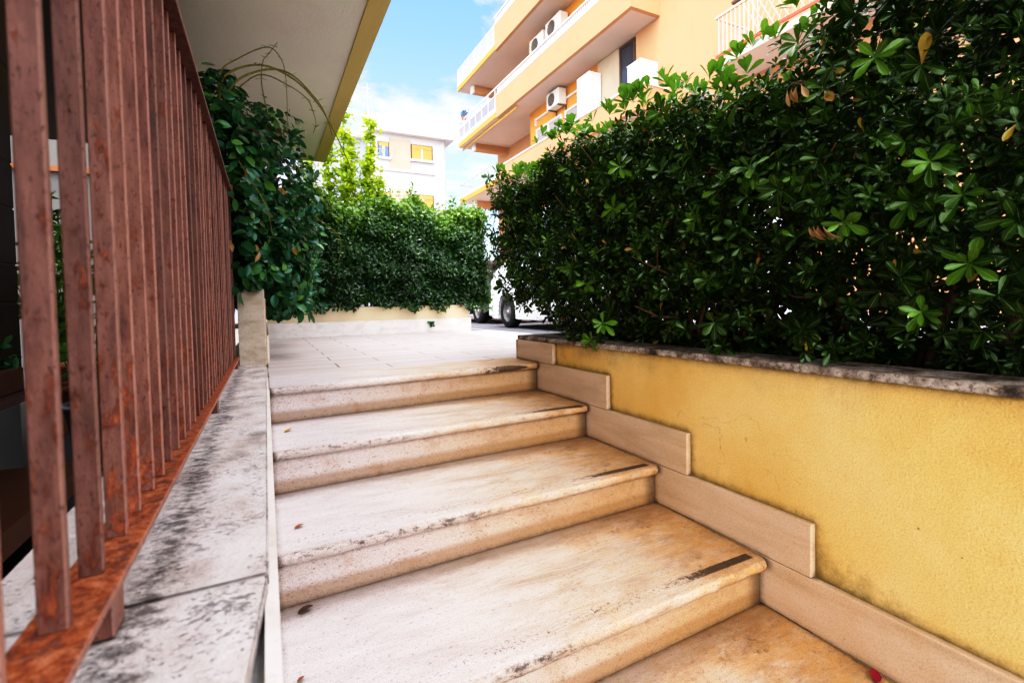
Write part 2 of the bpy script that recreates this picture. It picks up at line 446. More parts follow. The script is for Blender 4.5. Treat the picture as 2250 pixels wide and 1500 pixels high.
CHROME = plain('bumper_trim', (.45, .48, .55), .18, .5, .9, var=.1)
LAMPR = plain('red_lamp_lens', (.5, .02, .015), .2, .5, var=.1)
TERRA = plain('terracotta_pot', (.40, .16, .07), .75, var=.2, scale=12)
POTD = plain('dark_pot', (.035, .032, .03), .5, var=.2)
SOILM = plain('planter_soil', (.045, .03, .02), .95, .1, var=.5, scale=25, bump=.6)
def mk_glass():
    M = Mat('dark_window_glass', .06, (.03, .035, .045), .6)
    M.col(M.mix(M.noise(1.5, 3), (.02, .022, .03), (.07, .08, .10)))
    return M.m
GLASS = mk_glass()
BLUEG = plain('blue_curtain_glass', (.10, .17, .42), .12, .6, var=.3)
PANEL = plain('frosted_balcony_glass', (.25, .23, .27), .18, .5, var=.25, scale=3)
def mk_ground(name, col, var, sc, joints=False):
    M = Mat(name, .85, spec=.2)
    n = M.noise(sc, 8, .7); f = M.noise(sc*30, 4, .7)
    c = M.mix(n, tuple(k*(1-var) for k in col), tuple(min(1, k*(1+var)) for k in col))
    c = M.mix(M.mul(M.step(f, .5, .7), .35), c, tuple(k*.55 for k in col))
    M.col(c); M.bump(f, .4, .006); return M.m
ASPH = mk_ground('street_asphalt', (.16, .155, .17), .2, 1.2)
PAVE = mk_ground('pale_pavement', (.56, .54, .55), .1, 1.5)
YARD = mk_ground('courtyard_paving', (.09, .08, .072), .25, 1.5)
EARTH = mk_ground('ground_earth', (.22, .20, .17), .2, .4)

# ------------------------------------------------------------------ leaves
OBOV = (np.array([0, .22, .45, .68, .88, 1.0]), np.array([.07, .30, .66, .98, .80, .14]))
OVAL = (np.array([0, .16, .40, .65, .87, 1.0]), np.array([.10, .72, 1.0, .90, .50, .05]))
SMALL = (np.array([0, .45, 1.0]), np.array([.15, 1.0, .08]))

def nrm(a): return a/np.maximum(np.linalg.norm(a, axis=1, keepdims=True), 1e-9)

def leaves(name, mat, pos, d, nr, L, W, shape, tint, parent=None, fold=.18, curl=.22):
    """one mesh of many separate leaf blades: pos base, d direction, nr blade normal"""
    N = len(pos); T, PW = shape; K = len(T)
    d = nrm(d); s = nrm(np.cross(d, nr)); n = nrm(np.cross(s, d))
    U = np.array([-1., 0., 1.])
    cu = curl*(rng.uniform(.3, 1.5, N))
    t = T[None, :, None]; w = PW[None, :, None]*W[:, None, None]*.5
    along = t*L[:, None, None]*np.ones((1, 1, 3))
    side = w*U[None, None, :]
    up = fold*np.abs(U)[None, None, :]*w*2 - cu[:, None, None]*(t**2)*L[:, None, None]
    V = pos[:, None, None, :]+along[..., None]*d[:, None, None, :]+side[..., None]*s[:, None, None, :]+up[..., None]*n[:, None, None, :]
    V = V.reshape(-1, 3)
    q = []
    for k in range(K-1):
        for j in range(2):
            a = k*3+j; q.append((a, a+1, a+4, a+3))
    q = np.array(q)
    F = (np.arange(N)[:, None, None]*(K*3)+q[None]).reshape(-1, 4)
    me = bpy.data.meshes.new(name)
    me.vertices.add(len(V)); me.vertices.foreach_set('co', V.astype(np.float32).ravel())
    me.loops.add(F.size); me.loops.foreach_set('vertex_index', F.astype(np.int32).ravel())
    me.polygons.add(len(F)); me.polygons.foreach_set('loop_start', np.arange(0, F.size, 4, dtype=np.int32))
    me.polygons.foreach_set('use_smooth', np.ones(len(F), bool))
    me.update()
    for an, val in (('tint', np.repeat(tint, K*3)), ('lu', np.tile(np.tile(U, K), N)), ('lt', np.tile(np.repeat(T, 3), N))):
        a = me.attributes.new(an, 'FLOAT', 'POINT'); a.data.foreach_set('value', val.astype(np.float32))
    me.materials.append(mat)
    o = bpy.data.objects.new(name, me); C.objects.link(o)
    if parent: o.parent = parent
    return o

def rosettes(P, Nn, size, nleaf, spread=(35, 85), tint0=None):
    """whorls of leaves: returns arrays pos, dir, normal, L, W, tint"""
    Nn = nrm(Nn); M = len(P)
    a = nrm(np.cross(Nn, rng.normal(size=(M, 3)))); b = np.cross(Nn, a)
    pos, dr, nr, L, W, tt = [], [], [], [], [], []
    ph0 = rng.uniform(0, 6.28, M)
    for k in range(nleaf):
        keep = rng.uniform(size=M) > .12
        ph = ph0+k*2.399+rng.normal(0, .15, M)
        f = k/(nleaf-1)
        el = np.radians(spread[0]+(spread[1]-spread[0])*(1-f)+rng.normal(0, 8, M))
        rad = a*np.cos(ph)[:, None]+b*np.sin(ph)[:, None]
        D = Nn*np.cos(el)[:, None]+rad*np.sin(el)[:, None]
        D[:, 2] -= .12
        NB = Nn*np.sin(el)[:, None]-rad*np.cos(el)[:, None]+rng.normal(0, .16, (M, 3))
        ln = size*(.72+.28*(1-f))*rng.uniform(.8, 1.15, M)
        pos.append((P-Nn*(.012*(1-f)))[keep]); dr.append(D[keep]); nr.append(NB[keep]); L.append(ln[keep]); W.append((ln*rng.uniform(.34, .47, M))[keep])
        base = rng.uniform(0, .85, M) if tint0 is None else np.clip(tint0+rng.normal(0, .14, M), 0, .93)
        tt.append((base*(.75+.25*f))[keep])
    return [np.concatenate(x) for x in (pos, dr, nr, L, W, tt)]

def lump(P, s=1., ph=0.):
    x, y, z = P[:, 0]*s, P[:, 1]*s, P[:, 2]*s
    return (np.sin(3.1*x+1.7*y+ph)+np.sin(2.3*y-4.1*z+2*ph)+np.sin(5.3*z+2.9*x+1.3*ph)+.7*np.sin(8.7*y+6.1*x+ph)+.6*np.sin(9.9*z-7.3*y+ph))/4.3

# ------------------------------------------------------------------ the setting: ground, street, landing
def sheet(name, x0, x1, y0, y1, z, mat):
    bm = bmesh.new(); vs = [bm.verts.new(p) for p in ((x0, y0, z), (x1, y0, z), (x1, y1, z), (x0, y1, z))]
    bm.faces.new(vs); return tag(link(name, bm, mat), kind='structure')
sheet('ground', -400, 400, -400, 400, -.76, EARTH)
tag(boxo('street', 2.62, 60, -14, 150, -.5, -.11, ASPH), kind='structure')
tag(boxo('pavement', 2.405, 2.62, 2.70, 40, -.5, -.012, PAVE, bev=.008), kind='structure')
tag(boxo('kerb', 2.625, 2.78, -10, 40, -.45, -.02, PAVE, bev=.012), kind='structure')
tag(boxo('far_pavement', 7.6, 13, -14, 40, -.4, .02, PAVE, bev=.012), kind='structure')
sheet('courtyard_floor', -12, -.30, -8, 14, -.632, YARD)
tag(boxo('soil_bank', .06, 2.40, 7.25, 40, -.5, -.02, EARTH), kind='structure')
# landing in front of the far planter
bm = bmesh.new(); prism(bm, [(.0, 2.705), (1.376, 2.705), (1.376, 2.672), (2.40, 2.672), (2.40, 5.96), (.0, 5.96)], 'Z', -.25, 0.)
tag(link('landing', bm, T_LAND), kind='structure')

# ------------------------------------------------------------------ staircase
stairs = thing('staircase', 'weathered travertine steps climbing from the foreground to the paved landing', 'stairs', (0, 2.4, 0))
def par(o, p):                       # parent, keep world placement
    o.parent = p; o.matrix_parent_inverse = Matrix.Translation(p.location).inverted(); return o
noseR = [2.399, 1.923, 1.454, .987, .520, .05]
noseL = [2.300, 1.862, 1.415, .955, .495, .03]
def tread_mesh(yl, yr, bl, br, th=.036, X1=1.379):
    """bullnose slab, local origin at left end of nosing; subdivided along x with slightly worn edge"""
    bm = bmesh.new(); nx = 60
    prof = [(.0, -th), (-.006, -th+.003)] + [(-.0165*math.sin(a)+.0, -th/2 - th/2*math.cos(a)) for a in [R(40), R(70), R(100), R(130), R(155)]] + [(.012, 0.)]
    rows = []
    for i in range(nx+1):
        x = X1*i/nx; y0 = (yr-yl)*i/nx; yb = bl+(br-bl)*i/nx - yl
        j = .0022*math.sin(i*1.7)*math.sin(i*.31+yl*9)+random.uniform(-.0012, .0012)
        rc = max(0, (x-1.345)/.034); pull = .016*rc**2.2
        ring = [bm.verts.new((x, y0+p[0]+j*(1 if 1 < k < 6 else .3)+pull, p[1]+(j*.5 if 2 < k < 6 else 0)-(.004*rc if k > 4 else 0))) for k, p in enumerate(prof)]
        ring += [bm.verts.new((x, yb, 0.)), bm.verts.new((x, yb, -th))]
        rows.append(ring)
    n = len(rows[0])
    for a, b in zip(rows, rows[1:]):
        for k in range(n): bm.faces.new((a[k], a[(k+1) % n], b[(k+1) % n], b[k]))
    bm.faces.new(rows[0]); bm.faces.new(rows[-1][::-1])
    return bm
for i in range(6):
    z = -.158*i
    if i == 0: bl, br = 2.7, 2.7
    else: bl, br = noseL[i-1]+.02, noseR[i-1]+.02
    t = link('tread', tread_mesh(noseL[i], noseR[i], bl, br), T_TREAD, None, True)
    t.location = (0.004, noseL[i], z); par(t, stairs)
    for p in t.data.polygons: p.use_smooth = abs(p.normal.z) < .98
    # riser under it
    bm = bmesh.new(); o = .020
    prism(bm, [(0, o), (1.374, noseR[i]-noseL[i]+o), (1.374, noseR[i]-noseL[i]+o+.03), (0, o+.03)], 'Z', -.158+.0005, -.0365)
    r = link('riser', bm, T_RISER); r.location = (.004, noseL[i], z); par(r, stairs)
# core below treads
bm = bmesh.new()
prism(bm, [(2.69, -.04), (2.47, -.04), (2.47, -.198), (1.99, -.198), (1.99, -.356), (1.52, -.356), (1.52, -.514), (1.055, -.514), (1.055, -.672), (.6, -.672), (.6, -.745), (2.69, -.745)], 'X', .02, 1.36)
par(link('stair_core', bm, SOILM), stairs)

# ------------------------------------------------------------------ right-hand yellow planter wall
gw = thing('planter_wall', 'low yellow stucco planter wall with dark stone cap rising beside the steps', 'wall', (1.4, 1.2, -.63))
bm = bmesh.new()
prism(bm, [(1.404, -1.6), (2.36, -1.6), (2.36, 2.655), (1.404, 2.655)], 'Z', -.74, .118)
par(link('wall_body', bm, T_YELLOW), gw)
bm = bmesh.new()
for y0, y1 in ((-1.6, .02), (.024, 1.26), (1.264, 2.672)):
    box(bm, 1.388, 1.56, y0, y1, .1185, .143, .004, 2)
    box(bm, 2.24, 2.375, y0, y1, .1185, .143, .004, 2)
par(link('wall_cap', bm, T_CAP), gw)
boxo('end_cap', 1.561, 2.239, 2.60, 2.672, .119, .142, T_CAP)
par(bpy.data.objects['end_cap'], gw)
par(boxo('soil', 1.5605, 2.2395, -1.6, 2.598, .10, .128, SOILM), gw)
pan = [(2.248, 2.66, 0.001, .117), (1.780, 2.66, -.1575, .0), (1.308, 2.247, -.3155, -.1585), (.846, 1.779, -.4735, -.3165), (.372, 1.307, -.6315, -.4745), (-.55, .845, -.74, -.6325)]
for k, (y0, y1, z0, z1) in enumerate(pan):
    par(boxo('skirting_panel', 1.380, 1.4035, y0, y1-.002, z0, z1, T_SKIRT, bev=.0025, seg=2), gw)
par(boxo('end_facing', 1.376, 2.36, 2.6555, 2.668, -.02, .1175, T_SKIRT), gw)

# ------------------------------------------------------------------ left low wall with coping, pillar stone
lw = thing('low_wall', 'low wall with pitted blackened stone coping under the rusty fence', 'wall', (-.15, 1.5, -.632))
par(boxo('wall_body', -.275, -.012, -1., 5.95, -.70, -.022, GREYW), lw)
par(boxo('side_facing', -.0115, .0035, -.6, 3.19, -.72, -.006, T_PALE), lw)
bm = bmesh.new(); prism(bm, [(-.302, .668), (-.007, .668), (-.007, 3.195), (-.302, 3.195)], 'Z', -.0215, .010)
bmesh.ops.bevel(bm, geom=[e for e in bm.edges], offset=.003, segments=2, affect='EDGES')
par(link('coping_slab', bm, T_COPE), lw)
bm = bmesh.new(); prism(bm, [(-.302, -.7), (-.085, -.7), (-.055, .30), (-.030, .45), (-.008, .655), (-.009, .6655), (-.302, .6655)], 'Z', -.0215, .0095)
bmesh.ops.bevel(bm, geom=[e for e in bm.edges], offset=.003, segments=2, affect='EDGES')
par(link('coping_slab', bm, T_COPE), lw)

# far planter (L shape): pillar stone, side arm, front with stone base and yellow top
fp = thing('far_planter', 'cream planter with travertine base closing the far end of the landing', 'planter', (1.2, 6.2, 0))
par(boxo('corner_stone', -.145, -.006, 3.20, 3.34, -.02, .452, T_ROUGH, bev=.004, seg=2), fp)
par(boxo('side_wall', -.145, .0, 3.3405, 5.96, -.02, .40, STAIN), fp)
par(boxo('stone_base', .002, 2.41, 5.948, 7.2, -.02, .168, T_PALE, bev=.004, seg=2), fp)
par(boxo('upper_wall', .012, 2.392, 5.966, 7.19, .1685, .335, CREAMP), fp)
par(boxo('side_base', .0005, .012, 3.345, 5.947, .0005, .17, T_PALE), fp)
par(boxo('soil', .02, 2.38, 6.0, 7.17, .3355, .345, SOILM), fp)

# ------------------------------------------------------------------ fence
fence = thing('iron_fence', 'rusty red-brown iron bar fence standing on the low wall', 'fence', (-.16, 1.7, .01))
bars_y = [.11, .195, .255, .335, .418, .537, .634, .729, .806, .893, .962, 1.046]
while bars_y[-1] < 3.08: bars_y.append(bars_y[-1]+.0835)
proto = None
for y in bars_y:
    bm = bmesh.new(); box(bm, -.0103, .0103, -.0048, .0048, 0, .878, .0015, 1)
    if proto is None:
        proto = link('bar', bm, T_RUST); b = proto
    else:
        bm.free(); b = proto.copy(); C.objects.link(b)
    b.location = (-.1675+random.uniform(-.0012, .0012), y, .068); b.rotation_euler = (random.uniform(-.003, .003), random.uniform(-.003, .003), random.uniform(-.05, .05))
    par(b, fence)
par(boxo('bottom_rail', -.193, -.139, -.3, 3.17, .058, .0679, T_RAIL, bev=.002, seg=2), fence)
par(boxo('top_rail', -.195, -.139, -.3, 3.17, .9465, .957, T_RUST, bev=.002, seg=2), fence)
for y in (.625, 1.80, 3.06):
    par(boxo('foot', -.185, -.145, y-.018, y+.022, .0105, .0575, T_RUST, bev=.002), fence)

# ------------------------------------------------------------------ left house with overhanging slab
house = thing('house', 'shaded house with ochre-edged overhanging slab above the fence', 'house', (-1.1, 3, -.632))
par(boxo('balcony_slab', -6, .83, -1.0, 7.54, 2.45, 2.66, SLABP), house)
bm = bmesh.new(); box(bm, .695, .836, -1.0, 7.40, 2.436, 2.4495); box(bm, -6, .836, 7.4005, 7.545, 2.436, 2.4495)
par(link('slab_border', bm, BAND), house)
par(boxo('soffit_shade_panel', -6, -.50, -1.0, 7.3, 2.30, 2.4495, STONEW), house)  # added dark panel, stands in for deep shade under the slab
bm = bmesh.new()
rows = [(-.02, .385), (.392, .565), (.572, .832), (.839, 1.045), (1.052, 1.50), (1.507, 2.44)]
for a, b in rows: box(bm, -1.10, -1.06, -.6, 3.16, a, b, .003)
box(bm, -1.09, -1.063, -.6, 3.15, -.02, 2.449)
par(link('stone_cladding', bm, STONEW), house)
par(boxo('wall', -6, -1.10, -.6, 3.17, -.72, 2.449, GREYW), house)
par(boxo('plinth', -1.0995, -1.075, -.6, 3.165, -.64, -.021, GREYW), house)
bm = bmesh.new()
for y in np.arange(-.9, 7.5, .6): box(bm, .70, .72, y, y+.02, 2.661, 3.5)
box(bm, .69, .73, -1.0, 7.5, 3.5, 3.54)
par(link('balcony_railing', bm, METAL), house)
par(boxo('upper_wall', -6, -1.4, -.6, 5.2, 2.661, 6.2, STAIN), house)  # unseen upper storey, added to block light

# ------------------------------------------------------------------ right hedge (pittosporum)
rh = thing('pittosporum_hedge', 'tall dark glossy hedge with leaf whorls growing above the yellow wall', 'hedge', (1.8, 1.1, .14))
def hedge_top(y): return 1.085+.035*np.clip((y-2.0)/.5, 0, 1)+.04*np.sin(y*4.1)+.04*np.sin(y*9.3+1)+np.where(y < .9, .42*(.9-y), 0)
def pitt():
    PP, NN, TT = [], [], []
    # front skin, three depths
    for n, dep, zmin in ((2000, 0., .17), (1900, .09, .16), (1600, .22, .17), (1300, .45, .18)):
        y = rng.uniform(-.5, 2.86, n); v = rng.uniform(0, 1, n)**.85
        z = zmin+(hedge_top(y)-zmin-.03)*v
        bulge = .05*np.sin(np.pi*np.clip((z-.2)/.9, 0, 1))
        x = 1.36-bulge+dep+rng.uniform(-.03, .06, n)
        p = np.stack([x, y, z], 1); x += .07*lump(p, 1.6)
        low = np.clip((z-.15)/.35, 0, 1)
        keep = rng.uniform(size=n) < .6+.4*low
        keep &= ~((dep < 0.3) & (z < .40) & (rng.uniform(size=n) < .45) & (y < 1.9))
        p = np.stack([x, y, z], 1)[keep]
        N = np.stack([-np.ones(n), rng.normal(0, .5, n)-.1, rng.normal(.25, .5, n)], 1)[keep]
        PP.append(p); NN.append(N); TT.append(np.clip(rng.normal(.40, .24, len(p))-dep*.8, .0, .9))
    n = 2500; y = rng.uniform(-.5, 2.8, n); z = .15+.85*rng.uniform(0, 1, n)**1.9; x = rng.uniform(1.55, 2.05, n)
    PP.append(np.stack([x, y, z], 1)); NN.append(np.stack([-np.ones(n), rng.normal(0, .6, n), rng.normal(.2, .6, n)], 1)); TT.append(np.clip(rng.normal(.12, .08, n), 0, .4))  # inner leaves tinted dark, painting in the shaded interior
    # top
    n = 2300; y = rng.uniform(-.5, 2.86, n); x = rng.uniform(1.30, 2.25, n)
    z = hedge_top(y)+rng.uniform(-.10, .035, n)-.06*np.clip((1.42-x)/.1, 0, 1)
    PP.append(np.stack([x, y, z], 1)); NN.append(np.stack([rng.normal(-.25, .35, n), rng.normal(0, .35, n), np.ones(n)], 1)); TT.append(np.clip(rng.normal(.62, .2, n), .05, .93))
    # far end face, and back skin
    n = 420; x = rng.uniform(1.30, 2.2, n); z = .2+.97*rng.uniform(0, 1, n); y = 2.84+.06*rng.normal(size=n)+.05*np.sin(z*6)
    PP.append(np.stack([x, y, z], 1)); NN.append(np.stack([rng.normal(-.5, .5, n), np.ones(n)*.7, rng.normal(.2, .4, n)], 1)); TT.append(np.clip(rng.normal(.5, .2, n), .02, .93))
    n = 2300; y = rng.uniform(-.5, 2.86, n); z = .16+.96*rng.uniform(0, 1, n); x = 2.15+.08*rng.normal(size=n)
    PP.append(np.stack([x, y, z], 1)); NN.append(np.stack([np.ones(n), rng.normal(0, .5, n), rng.normal(.2, .4, n)], 1)); TT.append(np.clip(rng.normal(.45, .2, n), .02, .93))
    P = np.concatenate(PP); N = np.concatenate(NN); T = np.concatenate(TT)
    T = T*np.clip((P[:, 2]-.05)/.50, .12, 1)*np.clip(.55+.45*(P[:, 1]-.2)/1.2, .55, 1)  # shade painted into the tint: darker low down and towards the viewer
    size = np.where(rng.uniform(size=len(P)) < .18, rng.uniform(.048, .066, len(P)), rng.uniform(.026, .046, len(P)))
    ok = (P[:, 1] < 2.46+np.clip(P[:, 2]-.26, 0, 1)*2.3+.05*np.sin(P[:, 2]*23)) | (P[:, 0] > 1.75)
    P, N, T, size = P[ok], N[ok], T[ok], size[ok]
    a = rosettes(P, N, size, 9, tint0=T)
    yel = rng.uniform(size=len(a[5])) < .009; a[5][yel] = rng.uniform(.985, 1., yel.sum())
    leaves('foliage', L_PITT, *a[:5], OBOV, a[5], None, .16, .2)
    par(bpy.data.objects['foliage'], rh)
pitt()
# bright whorls standing out from the front, and young upright shoots along the top
Pb = np.array([(1.27, 1.00, .93), (1.25, .80, 1.0), (1.24, 1.50, .86), (1.22, 1.52, .70), (1.26, 1.15, .60), (1.25, 1.75, .42), (1.25, 1.72, .17), (1.24, 1.62, .25), (1.27, .70, .52), (1.25, .62, .88), (1.26, .52, .62),
               (1.27, .35, .90), (1.28, .28, .52), (1.26, 2.2, .62), (1.24, 2.45, .8), (1.23, 1.85, .94), (1.26, .95, .72), (1.27, .46, .40), (1.30, .55, .30), (1.26, 1.30, 1.0)])
a = rosettes(Pb, np.array([(-1, rng.normal(0, .3)-.2, rng.normal(.15, .3)) for _ in Pb]), rng.uniform(.050, .068, len(Pb)), 10, (35, 88), np.full(len(Pb), .22))
par(leaves('young_foliage', L_PITT, *a[:5], OBOV, np.clip(a[5]+.50, 0, .94), None, .16, .22), rh)
n = 300; y = rng.uniform(-.3, 2.84, n); x = 1.30+.75*rng.uniform(size=n)**1.6
Pt = np.stack([x, y, hedge_top(y)+rng.uniform(.0, .075, n)], 1)
a = rosettes(Pt, np.stack([rng.normal(-.1, .2, n), rng.normal(0, .2, n), np.ones(n)], 1), rng.uniform(.045, .065, n), 9, (12, 55), np.clip(rng.normal(.55, .25, n), .1, .93))
par(leaves('top_shoots', L_TIP, *a[:5], OBOV, a[5], None, .16, .08), rh)
bm = bmesh.new()
for i in range(40):
    y = random.uniform(.45, 2.35); x = random.uniform(1.62, 2.1); h = random.uniform(.5, .95)
    p0 = Vector((x, y, .11)); p3 = Vector((x+random.uniform(-.25, .25), y+random.uniform(-.3, .3), .15+h))
    pts = bez(p0, p0+Vector((random.uniform(-.1, .1), random.uniform(-.1, .1), .25)), p3-Vector((random.uniform(-.1, .1), random.uniform(-.1, .1), .3)), p3, 8)
    tube(bm, pts, [.013-.0013*k for k in range(8)], 6)
    for _ in range(6):
        q = pts[random.randint(2, 6)]; e = q+Vector((random.uniform(-.20, .05), random.uniform(-.25, .25), random.uniform(-.05, .25)))
        tube(bm, [q, (q+e)/2+Vector((0, 0, random.uniform(-.03, .03))), e], [.0055, .004, .002], 5)
for i in range(34):
    y = random.uniform(.8, 2.4); q = Vector((random.uniform(1.40, 1.55), y, random.uniform(.22, .95)))
    e = q+Vector((random.uniform(-.16, -.04), random.uniform(-.14, .14), random.uniform(-.02, .18)))
    m_ = (q+e)/2+Vector((0, random.uniform(-.02, .02), random.uniform(-.03, .03)))
    tube(bm, [q, m_, e], [.005, .004, .0022], 5)
    tube(bm, [m_, m_+Vector((random.uniform(-.1, -.02), random.uniform(-.08, .08), random.uniform(.0, .1)))], [.003, .0015], 5)
par(link('branches', bm, BARK, None, True), rh)
Pd = [(1.235, .78, .88, 4), (1.26, .74, .52, 4), (1.25, .33, 1.02, 3), (1.30, 1.9, .55, 2)]
pos, dr = [], []
for x, y, z, k in Pd:
    for j in range(k): pos.append((x, y+.012*j, z)); dr.append((random.uniform(-.3, .1), random.uniform(-.5, .5), -1))
pos = np.array(pos); n = len(pos)
par(leaves('dried_leaves', L_DRY, pos, np.array(dr), np.stack([-np.ones(n), rng.normal(0, .6, n), rng.normal(0, .3, n)], 1), rng.uniform(.024, .042, n), rng.uniform(.010, .018, n), OBOV, rng.uniform(.3, .9, n), None, .5, .7), rh)

# ------------------------------------------------------------------ far hedge on the end planter
fh = thing('clipped_hedge', 'bushy small-leaved hedge filling the cream planter at the end of the landing', 'hedge', (1.5, 6.5, .28))
def farhedge():
    PP, NN, TT = [], [], []
    def top(x): return 1.58+.07*np.sin(x*5.1)+.06*np.sin(x*11+1)+.03*np.sin(x*23)
    for n, dep in ((11000, 0), (10000, .07), (10000, .18), (10000, .40)):
        x = rng.uniform(.15, 2.66, n); v = rng.uniform(0, 1, n)
        zb = .335+.04*np.sin(x*7)+.035*np.sin(x*17+2)-.10*np.exp(-((x-1.95)/.12)**2)+np.where(x > 2.3, (x-2.3)*.1, 0)
        z = zb+(top(x)-zb)*v
        bul = .12*np.sqrt(np.clip(1-((z-.85)/.8)**2, 0, 1))
        y = 6.02-bul+dep+rng.normal(0, .025, n)
        p = np.stack([x, y, z], 1); y = y-.12*lump(p, 2.6)
        PP.append(np.stack([x, y, z], 1)); NN.append(np.stack([rng.normal(0, .45, n)+np.where(x > 2.45, .8, 0), -np.ones(n), rng.normal(.5, .45, n)], 1)); TT.append(np.clip(.10+.80*v**3.2+rng.normal(0, .15, n)-dep, .0, .95))  # tint rises with height: sunlit top and shaded base painted in
    n = 9000; x = rng.uniform(.15, 2.7, n); y = rng.uniform(5.95, 7.2, n); z = top(x)+rng.normal(0, .035, n)-.14*rng.uniform(size=n)**2+.05*lump(np.stack([x, y, x], 1), 2.5)
    PP.append(np.stack([x, y, z], 1)); NN.append(np.stack([rng.normal(0, .6, n), rng.normal(-.2, .6, n), np.ones(n)], 1)); TT.append(np.clip(rng.normal(.82, .12, n), .05, .95))
    n = 4200; y = rng.uniform(5.92, 7.2, n); z = rng.uniform(.26, 1.6, n); x = 2.60+.08*np.sin(z*4)+rng.normal(0, .04, n)
    PP.append(np.stack([x, y, z], 1)); NN.append(np.stack([np.ones(n), rng.normal(-.2, .5, n), rng.normal(.4, .5, n)], 1)); TT.append(np.clip(rng.normal(.55, .2, n), .05, .95))
    # loose sprigs sticking up
    for _ in range(75):
        x0 = random.uniform(.5, 2.65); y0 = random.uniform(5.95, 6.8); h = random.uniform(.08, .26)
        k = int(h*75); t = rng.uniform(0, 1, k)
        lean = rng.normal(0, .25, 2)
        p = np.stack([x0+lean[0]*t*h+rng.normal(0, .012, k), y0+lean[1]*t*h+rng.normal(0, .012, k), float(top(np.array([x0]))[0])-.03+t*h], 1)
        PP.append(p); NN.append(np.stack([rng.normal(0, .8, k), rng.normal(-.3, .8, k), np.ones(k)], 1)); TT.append(np.clip(rng.normal(.72, .12, k), 0, .95))
    P = np.concatenate(PP); N = nrm(np.concatenate(NN)); T = np.concatenate(TT); n = len(P)
    D = nrm(np.cross(N, rng.normal(size=(n, 3))))+N*rng.uniform(.1, .7, n)[:, None]
    L = rng.uniform(.036, .060, n)
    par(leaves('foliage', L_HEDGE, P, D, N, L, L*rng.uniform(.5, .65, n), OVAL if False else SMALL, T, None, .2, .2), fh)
farhedge()
bm = bmesh.new()
for i in range(26):
    x = random.uniform(.3, 2.3); y = random.uniform(6.15, 7.0)
    tube(bm, bez((x, y, .28), (x+random.uniform(-.1, .1), y, .6), (x+random.uniform(-.3, .3), y-.1, 1.0), (x+random.uniform(-.3, .4), y+random.uniform(-.2, .2), 1.5), 7), [.014, .013, .011, .009, .007, .005, .003], 5)
par(link('branches', bm, BARK, None, True), fh)

# ------------------------------------------------------------------ creeper bush on the left
iv = thing('creeper_bush', 'dark bluish creeper tumbling over the corner stone beside the fence', 'creeper', (-.1, 3.7, .45))
def ivy():
    E = [((-.22, 3.36, 1.04), (.28, .38, .64), 2900), ((-.06, 4.05, .98), (.44, .78, .80), 4200), ((.06, 3.75, .58), (.24, .50, .34), 1500), ((.06, 4.9, .78), (.36, .70, .62), 1700), ((-.16, 3.22, .72), (.2, .22, .34), 420)]
    PP, NN = [], []
    for c, r, n in E:
        d = nrm(rng.normal(size=(n, 3)))
        k = 1-.38*rng.uniform(0, 1, n)**2
        p = np.array(c)+d*np.array(r)*k[:, None]
        p += d*(.15*lump(p, 3.0))[:, None]
        ok = (p[:, 2] > .36) | ((p[:, 0] > -.02) & (p[:, 2] > .29))
        ok &= ~((p[:, 0] < -.13) & (p[:, 1] < 3.17) & (p[:, 2] < .98) & (p[:, 0] > -.25))
        PP.append(p[ok]); NN.append(nrm(d/np.array(r))[ok])
    P = np.concatenate(PP); N = np.concatenate(NN); n = len(P)
    NB = nrm(N*.8+np.array((.05, -.25, .75))+rng.normal(0, .62, (n, 3)))
    D = nrm(np.cross(NB, rng.normal(size=(n, 3)))+np.array((.15, -.25, -.45))*rng.uniform(.2, 1, n)[:, None])
    L = rng.uniform(.046, .082, n)
    T = np.clip(rng.normal(.34, .24, n), .0, .95)
    T[rng.uniform(size=n) < .008] = .995
    par(leaves('foliage', L_IVY, P, D, NB, L, L*rng.uniform(.52, .66, n), OVAL, T, None, .10, .18), iv)
ivy()
# arching bare vines with a few young leaves
V = [[(-.20, 3.2, 1.50), (-.16, 3.2, 1.66), (.02, 3.22, 1.76), (.20, 3.25, 1.72), (.33, 3.3, 1.62), (.42, 3.35, 1.50), (.52, 3.45, 1.34), (.56, 3.5, 1.26)],
     [(-.19, 3.15, 1.46), (-.10, 3.1, 1.60), (.06, 3.12, 1.70), (.18, 3.1, 1.68), (.30, 3.12, 1.58), (.36, 3.15, 1.50), (.40, 3.2, 1.40)],
     [(-.20, 3.22, 1.44), (-.19, 3.2, 1.66), (-.10, 3.22, 1.77), (.05, 3.2, 1.86), (.12, 3.22, 1.83), (.15, 3.25, 1.74), (.155, 3.28, 1.55), (.15, 3.3, 1.40)],
     [(-.18, 3.25, 1.52), (.0, 3.2, 1.69), (.16, 3.2, 1.66), (.26, 3.2, 1.60), (.29, 3.2, 1.54), (.31, 3.22, 1.47), (.295, 3.24, 1.41)],
     [(.05, 3.3, 1.50), (.02, 3.25, 1.66), (.03, 3.22, 1.78), (.06, 3.22, 1.83), (.11, 3.2, 1.90)],
     [(-.17, 3.12, 1.30), (-.10, 3.0, 1.12), (-.04, 2.98, 1.0), (-.09, 3.0, .86)],
     [(-.19, 3.13, 1.12), (-.06, 3.02, 1.04), (.02, 3.05, .90), (.05, 3.1, .74)],
     [(.18, 3.4, 1.30), (.26, 3.3, 1.20), (.33, 3.28, 1.06), (.37, 3.3, .96)],
     [(.30, 3.5, .95), (.42, 3.4, .84), (.46, 3.4, .76), (.44, 3.42, .62)]]
